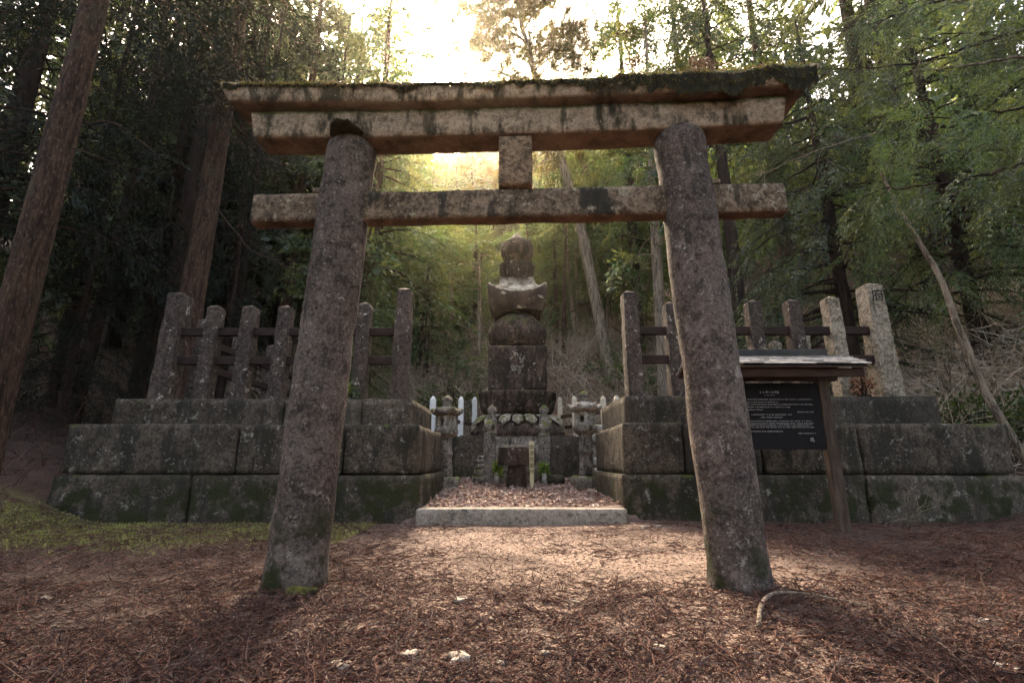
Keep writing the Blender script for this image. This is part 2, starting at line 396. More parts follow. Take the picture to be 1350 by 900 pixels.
# ------------------------------------------------------------------ terrain
def H(x, y):
    x = np.asarray(x, float); y = np.asarray(y, float)
    P = np.stack([x.ravel(), y.ravel(), np.zeros(x.size)], 1)
    nz = (fbm(P, .55, 3, 3) * .05 + fbm(P, 2.6, 2, 9) * .014).reshape(x.shape)
    nb = (fbm(P, .16, 3, 5)).reshape(x.shape)
    gap = sst(-1.45, -1.3, x) * sst(1.75, 1.6, x)
    inside = (gap * sst(6.66, 6.78, y) + (1 - gap) * sst(7.6, 8.0, y)) * sst(-6.4, -6.0, x) * sst(7.1, 6.7, x)
    z = inside * (.17 + np.clip(y - 6.7, 0, 4.5) * .052)
    tb = np.clip(y - 14.0, 0, None)
    z = z + np.where(tb < 9.5, .8 * tb * sst(0, 2.2, tb), .8 * 9.5 + np.clip(tb - 9.5, 0, 50) * .48)
    z = z + sst(15, 20, y) * nb * .9
    z = z + np.clip(-5.4 - x, 0, 14) * .30 * sst(2.0, 7, y)
    z = z + np.clip(x - 5.9, 0, 4) * .20 * sst(2.5, 6.5, y) + np.clip(x - 6.9, 0, 12) * .74 * sst(6.3, 9.5, y) * sst(30, 18, y)
    return z + nz * np.where((y < 14) & (np.abs(x) < 6), .55, 1.3)
def axis(segs):
    o = [segs[0][0]]
    for a, b_, st in segs: o += list(np.linspace(a, b_, max(1, int(round((b_ - a) / st))) + 1)[1:])
    return np.array(o)
gx = axis([(-140, -60, 20), (-60, -14, 2), (-14, -5, .3), (-5, 5.5, .11), (5.5, 14, .3), (14, 60, 2), (60, 140, 20)])
gy = axis([(-120, -20, 20), (-20, 0, 1.5), (0, 1.6, .3), (1.6, 7.4, .09), (7.4, 16, .25), (16, 40, .8), (40, 80, 4), (80, 160, 20)])
X, Y = np.meshgrid(gx, gy); Z = H(X, Y); Z = Z * 1.0
nx, ny = len(gx), len(gy)
ii, jj = np.meshgrid(np.arange(nx - 1), np.arange(ny - 1)); a = (jj * nx + ii).ravel()
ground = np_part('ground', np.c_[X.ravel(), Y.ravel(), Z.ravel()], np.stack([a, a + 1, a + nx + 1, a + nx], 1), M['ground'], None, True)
tag(ground, kind='structure')
def Hs(x, y): return float(H(np.array([x]), np.array([y]))[0])

# ------------------------------------------------------------------ sunlit air
def build_haze(density):
    m_ = bpy.data.materials.new('air'); m_.use_nodes = True; t_ = m_.node_tree; t_.nodes.remove(t_.nodes['Principled BSDF'])
    v_ = t_.nodes.new('ShaderNodeVolumePrincipled'); v_.inputs['Color'].default_value = (1.0, .88, .66, 1); v_.inputs['Density'].default_value = density
    v_.inputs['Anisotropy'].default_value = .88; t_.links.new(v_.outputs[0], t_.nodes['Material Output'].inputs['Volume'])
    zlo = float(Z.min()) - 1
    o = MB().box((0, 20, (zlo + 75) / 2), (300, 300, 75 - zlo)).build('haze', m_, None, smooth=False); tag(o, 'thin sunlit haze hanging in the wood', kind='stuff')
build_haze(.0006)

# ------------------------------------------------------------------ torii gate
TC = np.array([0.01, 3.41, 0.0]); TA = R(-2.4)
TM = np.array(Matrix.Rotation(TA, 3, 'Z'))
def tl(V): return np.asarray(V, float) @ TM.T + TC
tor = thing('torii_gate', TC, 'weathered stone torii gate with moss growing along its top lintel', 'torii gate')
def torii_pillar(sx, seed):
    n, m = 40, 70; zz = np.linspace(-.25, 3.33, m); V = []
    for z in zz:
        k = max(z, 0) / 3.3; cx = sx * (1.445 - .125 * k); r = .188 + .008 * k + .022 * max(0, 1 - z / .3) ** 2 * (z > 0)
        if z > 3.22: r *= math.sqrt(max(.0, 1 - ((z - 3.22) / .115) ** 2 * .5))
        a_ = np.arange(n) / n * 2 * math.pi
        V.append(np.c_[cx + r * np.cos(a_), r * np.sin(a_), np.full(n, z)])
    V = np.concatenate(V); c = np.repeat(np.c_[sx * (1.445 - .125 * np.clip(zz, 0, 9) / 3.3), zz * 0, zz], n, 0)
    d = V - c; d /= np.linalg.norm(d, axis=1)[:, None]
    V = V + d * (fbm(V + seed, 3, 3, seed) * .009 + fbm(V + seed, 14, 2, seed) * .004)[:, None]
    V = tl(V); F = []
    for k in range(m - 1):
        for i in range(n): j = (i + 1) % n; F.append((k * n + i, k * n + j, (k + 1) * n + j, (k + 1) * n + i))
    F.append(tuple((m - 1) * n + i for i in range(n)))
    return MB().add(V, F).build('pillar', M['pillar'], tor)
pl_l = torii_pillar(-1, 3); pl_r = torii_pillar(1, 8)
def beam(name, half_b, half_t, z0, z1, d0, d1, sori, mat, cell=.05, seed=0, rnd=.018, amp=.006):
    """a lintel: wider and deeper at the top, ends swept up"""
    L = half_b * 2; V, F = rough_np((L, d0, z1 - z0), cell, rnd)
    t_ = V[:, 2] / (z1 - z0) + .5
    V[:, 0] *= 1 + (half_t / half_b - 1) * t_; V[:, 1] *= 1 + (d1 / d0 - 1) * t_
    V[:, 2] += (z0 + z1) / 2 + sori * np.abs(V[:, 0] / half_t) ** 2.6
    d = np.c_[V[:, 0] * 0, np.sign(V[:, 1]) * .7, np.sign(V[:, 2] - (z0 + z1) / 2) * .7]
    V = V + d * (fbm(V + seed, 3.5, 3, seed) * amp + fbm(V + seed, 17, 2, seed) * amp * .5)[:, None]
    return MB().add(tl(V), F).build(name, mat, tor)
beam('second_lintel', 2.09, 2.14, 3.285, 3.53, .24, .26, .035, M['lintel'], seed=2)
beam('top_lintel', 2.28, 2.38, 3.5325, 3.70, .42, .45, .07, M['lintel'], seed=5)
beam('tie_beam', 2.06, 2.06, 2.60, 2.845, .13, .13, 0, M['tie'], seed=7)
b_ = MB(); V, F = rough_np((.265, .17, .436), .05, .012); V = V + np.array([.02, -.02, 3.066]); b_.add(tl(V), F); b_.build('strut', M['strut'], tor)
for sx in (-1, 1):                       # wedges that pin the tie beam in the pillar
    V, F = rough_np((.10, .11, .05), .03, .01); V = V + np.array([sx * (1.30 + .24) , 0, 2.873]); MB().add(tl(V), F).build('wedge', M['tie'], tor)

rng = np.random.default_rng(11)
# moss on the lintel: an uneven cushion plus fuzz
nu, nv = 520, 26
u = np.linspace(-2.33, 2.33, nu); v = np.linspace(0, 1, nv)
UU, VV = np.meshgrid(u, v, indexing='ij')
thick = np.clip(.004 + .055 * sst(-.4, 1.7, UU) + (.012 + .03 * sst(-.4, 1.5, UU)) * fbm(np.c_[UU.ravel() * 2.2, VV.ravel() * .8, UU.ravel() * 0], 1.5, 4, 21).reshape(UU.shape), .002, .2) * np.clip(np.sin(VV * math.pi) ** .35, 0, 1)
yy = (VV - .5) * .47
zz = 3.697 + .07 * np.abs(UU / 2.38) ** 2.6 + thick - .035 * (np.abs(VV - .5) * 2) ** 6
fr = (VV < .12); hang = np.clip(-.01 + .06 * sst(-.6, .4, UU) + .085 * sst(.4, 1.3, UU) + (.05 + .03 * sst(-.2, .6, UU)) * fbm(np.c_[UU.ravel(), UU.ravel() * 0, UU.ravel() * 0], 3.5, 4, 33).reshape(UU.shape) + (.012 + .035 * sst(-.2, .8, UU)) * fbm(np.c_[UU.ravel(), UU.ravel() * 0, UU.ravel() * 0], 17, 3, 35).reshape(UU.shape), 0, .2)
zz = zz - np.where(fr, hang * (1 - VV / .12), 0)
yy = np.where(fr, -.228 - .006 * rng.random(UU.shape), yy)
V = np.c_[UU.ravel(), yy.ravel(), zz.ravel()]; V += rng.normal(0, .004, V.shape)
i0, j0 = np.meshgrid(np.arange(nu - 1), np.arange(nv - 1), indexing='ij'); a = (i0 * nv + j0).ravel()
np_part('moss', tl(V), np.stack([a, a + nv, a + nv + 1, a + 1], 1), M['moss'], tor, True)
def blades(P, D_, L, Wd, rng_):
    """leaf-shaped quads: root P, direction D_, length L, half width Wd"""
    n = len(P); L = np.broadcast_to(L, (n,))[:, None]; Wd = np.broadcast_to(Wd, (n,))[:, None]
    D_ = D_ / (np.linalg.norm(D_, axis=1)[:, None] + 1e-9)
    s_ = np.cross(D_, rng_.normal(size=(n, 3))); s_ /= np.linalg.norm(s_, axis=1)[:, None] + 1e-9
    V = np.stack([P - s_ * Wd * .25, P + D_ * L * .5 - s_ * Wd, P + D_ * L, P + D_ * L * .5 + s_ * Wd], 1).reshape(-1, 3)
    return V, np.arange(4 * n).reshape(n, 4)
k = rng.integers(0, len(V), 26000)
P0 = V[k] + rng.normal(0, .004, (len(k), 3)); dd = rng.normal(0, .6, (len(k), 3)) + np.array([0, -.2, .9])
dd[(P0[:, 1] < -.2)] += np.array([0, -1.0, -1.3])
bV, bQ = blades(P0, dd, rng.uniform(.012, .035, len(k)), .0035, rng)
np_part('moss_fuzz', tl(bV), bQ, M['mossfuzz'], tor)
# moss caps on the pillar tops / foot
def moss_cushion(c, r, h, parent, n=1, seed=0, name='moss_cushion'):
    mb = MB(); mb.lathe(c, [(r * math.cos(t_), h * math.sin(t_)) for t_ in np.linspace(-.4, 1.5, 9)], 28); V = mb.V.pop(); F = mb.F; mb.F = []; mb.n = 0
    V += np.c_[fbm(V, 12, 3, seed), fbm(V, 12, 3, seed + 4), fbm(V, 14, 3, seed + 9)] * np.array([r * .25, r * .25, h * .5])
    return mb.add(V, F).build(name, M['moss'], parent)
moss_cushion(tl([[-1.315, -.17, 3.315]])[0], .13, .028, tor, seed=4)
moss_cushion(tl([[-1.30, -.215, .0]])[0], .10, .05, tor, seed=5)

# dry needle clumps hanging over the lintel
def hair(rng_, P, D_, L, Wd, seg=4, sag=.0, wob=.4):
    n = len(P); L = np.broadcast_to(L, (n,)); D_ = D_ / (np.linalg.norm(D_, axis=1)[:, None] + 1e-9)
    s_ = np.cross(D_, rng_.normal(size=(n, 3))); s_ /= np.linalg.norm(s_, axis=1)[:, None] + 1e-9
    pts = [P]; d = D_.copy(); bend = rng_.normal(0, wob, (n, 3))
    for k in range(seg):
        d = d + bend / seg + np.array([0, 0, -sag / seg]); d /= np.linalg.norm(d, axis=1)[:, None]
        pts.append(pts[-1] + d * (L / seg)[:, None])
    V = []; Wd = np.broadcast_to(Wd, (n,))
    for k, p in enumerate(pts):
        ww = (Wd * (1 - .7 * k / seg))[:, None]; V += [p - s_ * ww, p + s_ * ww]
    V = np.stack(V, 1).reshape(-1, 3); base = np.arange(n)[:, None] * 2 * (seg + 1); Q = []
    for k in range(seg): Q.append(np.concatenate([base + 2 * k, base + 2 * k + 1, base + 2 * k + 3, base + 2 * k + 2], 1))
    return V, np.stack(Q, 1).reshape(-1, 4)
for px, lab, n_ in ((925, 'bunch of dry cedar needles hanging over lintel above torii pillar', 130), (838, 'reddish wad of dry needles lying in moss on lintel top', 110)):
    uu = (px - 675) / FPX * 3.72
    P = tl(np.c_[uu + rng.normal(0, .05, n_), -.21 + rng.normal(0, .02, n_), 3.83 + rng.normal(0, .02, n_)])
    d = rng.normal(0, .5, (n_, 3)) + (np.array([0, -.25, -1.3]) if px == 925 else np.array([.2, -.3, .1]))
    hv, hq = hair(rng, P, d, rng.uniform(.06, .2, n_) if px == 925 else rng.uniform(.04, .13, n_), .003, 4, .6, .7)
    tag(np_part('needle_clump', hv, hq, M['needleclump']), lab, 'dry needles')

# ------------------------------------------------------------------ stone platforms, fences
def platform(label, x0, x1, D, inner_splay, ztop, cuts_low, cuts_up, up, seed):
    """two courses of big blocks and a set-back upper course"""
    t_ = thing('stone_platform', ((x0 + x1) / 2, D, 0), label, 'stone wall')
    rr = random.Random(seed)
    for nm, cuts, z0, z1, fwd in (('lower_course', cuts_low, -.3, .62, .012), ('middle_course', cuts_up, .624, ztop, 0)):
        mb = MB()
        for k in range(len(cuts) - 1):
            a_, b__ = cuts[k] + .011, cuts[k + 1] - .011; dy = rr.uniform(-.02, .02) - fwd
            dz = rr.uniform(-.012, .012) if nm == 'lower_course' else rr.uniform(-.015, .01)
            depth = 2.3
            V, F = rough_np((b__ - a_, depth, z1 - z0), .075, .028)
            V = V + np.array([(a_ + b__) / 2, D + dy + depth / 2, (z0 + z1) / 2]); V[:, 2] += np.where(V[:, 2] > (z0 + z1) / 2, dz, 0)
            if nm == 'lower_course': V[:, 2] = np.minimum(V[:, 2], z1 - .002)
            d = V - np.array([(a_ + b__) / 2, D + 1, (z0 + z1) / 2]); d[:, 2] *= .4; d /= np.linalg.norm(d, axis=1)[:, None]
            V = V + d * (fbm(V, 1.6, 4, seed + k) * .024 + fbm(V, 6, 3, seed + k) * .014)[:, None]
            mb.add(V, F)
        mb.build(nm, M['wall'], t_)
    mb = MB(); xs = up[2]
    for k in range(len(xs) - 1):
        V, F = rough_np((xs[k + 1] - xs[k] - .008, 1.9, up[1] - ztop + .2), .1, .03)
        V = V + np.array([(xs[k] + xs[k + 1]) / 2, up[0] + .95, (up[1] + ztop - .2) / 2 + rr.uniform(-.008, .008)])
        d = V - np.array([(xs[k] + xs[k + 1]) / 2, up[0] + 1, (up[1] + ztop) / 2]); d /= np.linalg.norm(d, axis=1)[:, None]
        V = V + d * (fbm(V, 2, 4, seed + 9) * .018 + fbm(V, 9, 2, seed + k) * .006)[:, None]; mb.add(V, F)
    mb.build('upper_course', M['wall'], t_)
    return t_
DW = 6.74
platform('broad two stepped mossy stone platform beside the grassy patch', -6.15, -1.24, DW, 0, 1.29, [-6.2, -4.3, -2.55, -1.22], [-6.1, -3.75, -2.3, -1.27],
         (7.12, 1.69, [-5.85, -3.35, -2.2, -1.47]), 3)
platform('mossy two stepped stone platform behind the black notice board', 1.5, 6.85, DW, 0, 1.31, [1.47, 3.0, 4.75, 6.9], [1.52, 2.35, 3.4, 4.75, 6.8],
         (7.12, 1.735, [1.66, 2.6, 4.1, 6.28]), 14)
# cut-back inner ends of the passage are seen as the block sides themselves

def fence_post(x, y, z0, z1, wd, parent, mat, seed, name='post'):
    V, F = rough_np((wd, wd, z1 - z0), .055, .011)
    t_ = V[:, 2] / (z1 - z0) + .5
    top = V[:, 2] > (z1 - z0) / 2 - .012
    V[top, 2] += np.clip(.06 * (1 - np.maximum(np.abs(V[top, 0]), np.abs(V[top, 1])) / (wd / 2)), 0, 1)
    V[:, :2] *= (1.05 - .09 * t_)[:, None]
    V = V + np.array([x, y, (z0 + z1) / 2]); d = V - np.array([x, y, 0]); d[:, 2] = 0; d /= np.linalg.norm(d, axis=1)[:, None] + 1e-6
    V = V + d * (fbm(V, 4, 3, seed) * .009)[:, None]
    o = MB().add(V, F).build(name, mat, parent, auto=50); return o
DF = 7.38
def fence(label, posts, z0, rails, mat, seed, talls, sides=None):
    xm = (posts[0][0] + posts[-1][0]) / 2
    f = thing('stone_fence', (xm, DF, z0), label, 'stone fence'); made = []
    for k, (x, y, z1) in enumerate(posts):
        made.append(fence_post(x, y, z0 - .03, z1, (.235 if abs(x) < 2 else .275) if k in talls else .205, f, mat, seed + k))
    for zr in rails:
        for k in range(len(posts) - 1):
            (xa, ya, _), (xb, yb, _) = posts[k], posts[k + 1]
            L = math.hypot(xb - xa, yb - ya); an = math.atan2(yb - ya, xb - xa)
            MB().box(((xa + xb) / 2, (ya + yb) / 2, zr), (L, .09, .125), rz=an).build('rail', M['rail'], f, smooth=False, bevel=.008)
    return f, made
ztL, ztS = zat(390, DF), zat(407, DF)
pl = [(-1.72, DF, zat(384, DF)), (-2.34, DF, zat(403, DF)), (-2.97, DF, ztS), (-3.6, DF, ztS), (-4.16, DF, ztS), (-4.72, DF, ztS), (-5.33, DF, ztL)]
fence('dark stone post fence with brown rails on the platform by the grass', pl, 1.69, (2.77, 2.31), M['post'], 40, (0, 6))
pr = [(1.88, DF, zat(388, DF)), (2.53, DF, zat(402, DF)), (3.2, DF, zat(402, DF)), (3.84, DF, zat(400, DF)), (4.47, DF, zat(399, DF)), (5.1, DF, zat(395, DF)), (5.76, DF, zat(378, DF))]
ff, made = fence('stone post fence with brown rails on the platform above the notice board', pr, 1.735, (2.79, 2.33), M['post'], 60, (0, 6))
for k in (3, 4): made[k].data.materials[0] = M['post']
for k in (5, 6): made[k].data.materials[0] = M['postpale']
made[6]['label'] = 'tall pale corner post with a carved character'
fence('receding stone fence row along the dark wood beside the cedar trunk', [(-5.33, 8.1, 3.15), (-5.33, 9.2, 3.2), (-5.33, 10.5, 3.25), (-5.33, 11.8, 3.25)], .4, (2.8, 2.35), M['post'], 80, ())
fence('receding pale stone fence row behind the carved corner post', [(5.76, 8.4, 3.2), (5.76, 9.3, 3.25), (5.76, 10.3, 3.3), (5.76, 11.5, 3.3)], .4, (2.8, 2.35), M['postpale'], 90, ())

def glyph(txt, size, loc, rot, mat, name, parent, depth=.004):
    c = bpy.data.curves.new(name, 'FONT'); c.body = txt; c.size = size; c.extrude = depth / 2; c.align_x = 'CENTER'; c.align_y = 'CENTER'
    tmp = bpy.data.objects.new(name, c); COL.objects.link(tmp)
    dg = bpy.context.evaluated_depsgraph_get(); me = bpy.data.meshes.new_from_object(tmp.evaluated_get(dg))
    bpy.data.objects.remove(tmp)
    o = bpy.data.objects.new(name, me); COL.objects.link(o); me.materials.clear(); me.materials.append(mat)
    o.rotation_euler = rot; o.location = Vector(loc) - Vector(rootloc(parent)); o.parent = parent; return o
glyph('府', .21, (5.77, DF - .155, 3.32), (math.pi / 2, 0, 0), M['black'], 'lettering', made[6])

# ------------------------------------------------------------------ kerb step in the passage
mb = MB(); V, F = rough_np((2.72, .34, .30), .06, .012); V = V + np.array([.125, 6.72, .045]); V += (fbm(V, 5, 3, 2) * .004)[:, None]
kerb = mb.add(V, F).build('stone_step', M['kerb']); tag(kerb, 'long pale stone step across the passage between the two platforms', 'step')

# ------------------------------------------------------------------ pagoda (five-ring stone tower)
DP, CX = 13.4, (682 - 675) / FPX * 13.6
pg = thing('stone_pagoda', (CX, DP, .45), 'tall five-tier stone pagoda with jewel top and lotus base', 'pagoda')
def wx(px_w, py, D): return px_w / FPX * (D * math.cos(PITCH) + (zat(py, D) - CH) * math.sin(PITCH)) / 2
zz_ = lambda py: zat(py, DP - .55)
C0 = (CX, DP, 0)
mb = MB()
mb.rough((CX, DP, 1.25), (2.9, 2.5, .34), .12, .03, .01, seed=3); mb.rough((CX, DP, .8), (3.3, 2.8, .7), .12, .03, .012, seed=5)
mb.build('plinth', M['pagoda'], pg, auto=50)
def petals(n, r0, r1, z0, z1, up, wide, mat, name, ph=0, sq=4):
    mb_ = MB()
    for k in range(n):
        a_ = (k + ph) / n * 2 * math.pi
        f = (abs(math.cos(a_)) ** sq + abs(math.sin(a_)) ** sq) ** (-1 / sq)
        prof = []; m_ = 9; l_ = 9
        V = []
        for i in range(m_):
            t_ = i / (m_ - 1)
            rad = (r0 + (r1 - r0) * math.sin(t_ * math.pi / 2)) * f
            z = z0 + (z1 - z0) * (1 - math.cos(t_ * math.pi / 2)) if up else z1 - (z1 - z0) * (t_ ** 1.6)
            half = wide * f * (math.sin(min(1, t_ * .9 + .35) * math.pi) ** .5 if t_ > .55 else 1) * (.75 + .25 * t_)
            for j in range(l_):
                s_ = j / (l_ - 1) * 2 - 1
                bul = (1 - s_ * s_) * .07
                V.append((math.cos(a_) * (rad + bul) - math.sin(a_) * half * s_, math.sin(a_) * (rad + bul) + math.cos(a_) * half * s_, z + bul * .4))
        V = np.array(V) + np.array(C0)
        F = [(i * l_ + j, i * l_ + j + 1, (i + 1) * l_ + j + 1, (i + 1) * l_ + j) for i in range(m_ - 1) for j in range(l_ - 1)]
        mb_.add(V, F)
    return mb_.build(name, mat, pg)
mb = MB(); mb.lathe(C0, [(1.22, zz_(577)), (1.25, zz_(571)), (1.22, zz_(568)), (.9, zz_(552)), (.85, zz_(547))], 64, sq=4)
mb.build('lotus_base', M['pagoda'], pg)
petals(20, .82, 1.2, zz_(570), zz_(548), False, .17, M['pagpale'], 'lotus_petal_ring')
mb = MB(); mb.lathe(C0, [(.80, zz_(549)), (.84, zz_(540)), (.94, zz_(524)), (.97, zz_(518)), (.9, zz_(516))], 64, sq=5)
mb.build('lotus_throne', M['pagoda'], pg)
petals(20, .80, .985, zz_(546), zz_(518), True, .145, M['pagoda'], 'upturned_petal_ring')
mb = MB(); mb.rough((CX, DP, (zz_(516) + zz_(457)) / 2), (1.57, 1.5, zz_(457) - zz_(516)), .07, .05, .02, seed=8); mb.build('cube_tier', M['pagoda'], pg)
zb, zt = zz_(457), zz_(409); hh = zt - zb
prof = [(.57, zb), (.68, zb + .05 * hh), (.79, zb + .2 * hh), (.835, zb + .42 * hh), (.80, zb + .6 * hh), (.68, zb + .78 * hh), (.5, zb + .93 * hh), (.35, zt + .02)]
MB().lathe(C0, prof, 40).build('globe_tier', M['pagoda'], pg, noise=.012)
# roof: thick curved eaves with raised corners
z0, z1, zt = zz_(410), zz_(386), zz_(364)
def sqring(half, z, lift, n=12):
    V = []
    for s_ in range(4):
        for i in range(n):
            t_ = i / n * 2 - 1; x, y = t_ * half, -half
            for _ in range(s_): x, y = -y, x
            V.append((x, y, z + lift * abs(t_) ** 2.6))
    return V
rings = [sqring(.60, z0 + .1, .0), sqring(.68, z0 + .04, -.07), sqring(.75, z0 + .2, -.04), sqring(.80, (z0 + z1) / 2 + .05, .05), sqring(.83, z1 - .03, .20), sqring(.79, z1 + .02, .22), sqring(.62, z1 + .12, .06), sqring(.52, z1 + .27, .01), sqring(.47, zt, 0)]
V = np.concatenate([np.array(r_) for r_ in rings]) + np.array([CX, DP, 0]); n_ = 48
F = [(k * n_ + i, k * n_ + (i + 1) % n_, (k + 1) * n_ + (i + 1) % n_, (k + 1) * n_ + i) for k in range(len(rings) - 1) for i in range(n_)]
F += [tuple(range(n_ - 1, -1, -1)), tuple((len(rings) - 1) * n_ + i for i in range(n_))]
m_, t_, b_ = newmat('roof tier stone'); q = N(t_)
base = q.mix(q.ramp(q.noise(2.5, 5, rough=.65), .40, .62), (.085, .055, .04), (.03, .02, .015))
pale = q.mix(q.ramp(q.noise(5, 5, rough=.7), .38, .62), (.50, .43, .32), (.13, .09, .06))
c_ = q.mix(q.ramp(q.up(), .15, .5), base, pale); c_ = q.mix(q.ramp(q.noise(1.9, 4), .6, .64, 0, .8), c_, (.36, .29, .2))  # sunlit top painted in: upward faces take the pale tone
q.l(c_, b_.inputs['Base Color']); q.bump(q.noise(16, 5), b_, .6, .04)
MB().add(V, F).build('roof_tier', m_, pg, noise=.01, auto=50)
zb, zt = zz_(365), zz_(340); hh = zt - zb
MB().lathe(C0, [(.36, zb - .02), (.44, zb + .12 * hh), (.50, zb + .45 * hh), (.53, zb + .8 * hh), (.535, zb + .93 * hh), (.48, zt - .02), (.26, zt - .03)], 36).build('bowl_tier', M['pagoda'], pg, noise=.010, auto=40)
zb, zt = zz_(340), zz_(305); hh = zt - zb
MB().lathe(C0, [(.27, zb - .02), (.27, zb + .07), (.33, zb + .1), (.42, zb + .24 * hh), (.475, zb + .4 * hh), (.485, zb + .6 * hh), (.44, zb + .8 * hh), (.32, zb + .93 * hh), (.2, zt)], 36).build('jewel', M['pagoda'], pg, noise=.01)
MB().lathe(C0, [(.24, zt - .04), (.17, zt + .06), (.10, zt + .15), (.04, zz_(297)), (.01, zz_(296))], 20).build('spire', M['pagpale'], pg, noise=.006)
# carved characters on the cube and globe (worn, unreadable): shallow raised strokes
rr = random.Random(5); mb = MB()
for k in range(16):
    mb.box((CX + rr.uniform(-.16, .16), DP - .765, zz_(478) + rr.uniform(-.28, .25)), (rr.uniform(.05, .22), .03, .05), rx=0)
    V_ = mb.V[-1]; a_ = rr.uniform(-1.2, 1.2); cc = V_.mean(0); M_ = np.array(Matrix.Rotation(a_, 3, 'Y')); mb.V[-1] = (V_ - cc) @ M_.T + cc
mb.build('carving', M['lantern'], pg, smooth=False, bevel=.008)

# terrace wall in front of the pagoda, with stairs
DT = 11.1; zt_ = zat(575, DT)
te = thing('terrace_wall', (.1, DT, .4), 'dark mossy terrace wall in front of the pagoda with a stair gap', 'terrace')
for nm, xs in (('wall', [-2.4, -1.5, -.62]), ('wall', [.85, 1.7, 2.6])):
    mb = MB()
    for k in range(2): mb.rough(((xs[k] + xs[k + 1]) / 2, DT + .6, (zt_ + .1) / 2), (xs[k + 1] - xs[k] - .01, 1.2, zt_ - .1), .09, .03, .015, seed=k + 20)
    mb.build(nm, M['wall'], te, auto=50)
mb = MB(); mb.rough((.1, DT + 2.2, (zt_ + .1) / 2 - .03), (5.2, 2.0, zt_ - .16), .12, .03, .012, seed=31); mb.build('terrace_floor', M['wall'], te)
nst = 5
for k in range(nst):
    z1_ = .42 + (zt_ - .42) * (k + 1) / nst
    mb = MB(); mb.rough((.11, DT - .9 + k * .27 + .55, z1_ / 2), (1.36, 1.1, z1_), .1, .015, .006, seed=50 + k); mb.build('stair_step', M['kerb'] if k % 2 else M['lantern'], te, auto=50)

# balustrade posts with onion finials
def finial_post(px, py_top, py_bot, D, wd, label):
    zb_, zt_2 = zat(py_bot, D), zat(py_top, D); x = xat(px, py_top, D)
    t_ = thing('balustrade_post', (x, D, zb_), label, 'stone post', 'stone posts with onion finials beside the stair')
    zn = zt_2 - wd * 1.35
    mb = MB(); mb.rough((x, D, (zb_ + zn) / 2), (wd, wd, zn - zb_), .05, .015, .004, seed=int(px)); mb.build('shaft', M['lantern'], t_, auto=50)
    r = wd * .5
    MB().lathe((x, D, zn), [(r * 1.05, 0), (r * 1.05, r * .3), (r * .7, r * .4), (r * .65, r * .7), (r * 1.0, r * 1.1), (r * 1.05, r * 1.6), (r * .8, r * 2.1), (r * .3, r * 2.5), (r * .1, r * 2.75)], 20).build('finial', M['lantern'], t_, noise=.004)
finial_post(646, 553, 637, 10.3, .24, 'front stone post with onion finial beside the small stacked stones')
finial_post(717, 555, 637, 10.3, .24, 'front stone post with onion finial behind the pale wooden marker')
finial_post(649, 533, 577, 11.5, .22, 'rear stone post with onion finial above the small stacked stones')
finial_post(717, 533, 577, 11.5, .22, 'rear stone post with onion finial above the pale wooden marker')

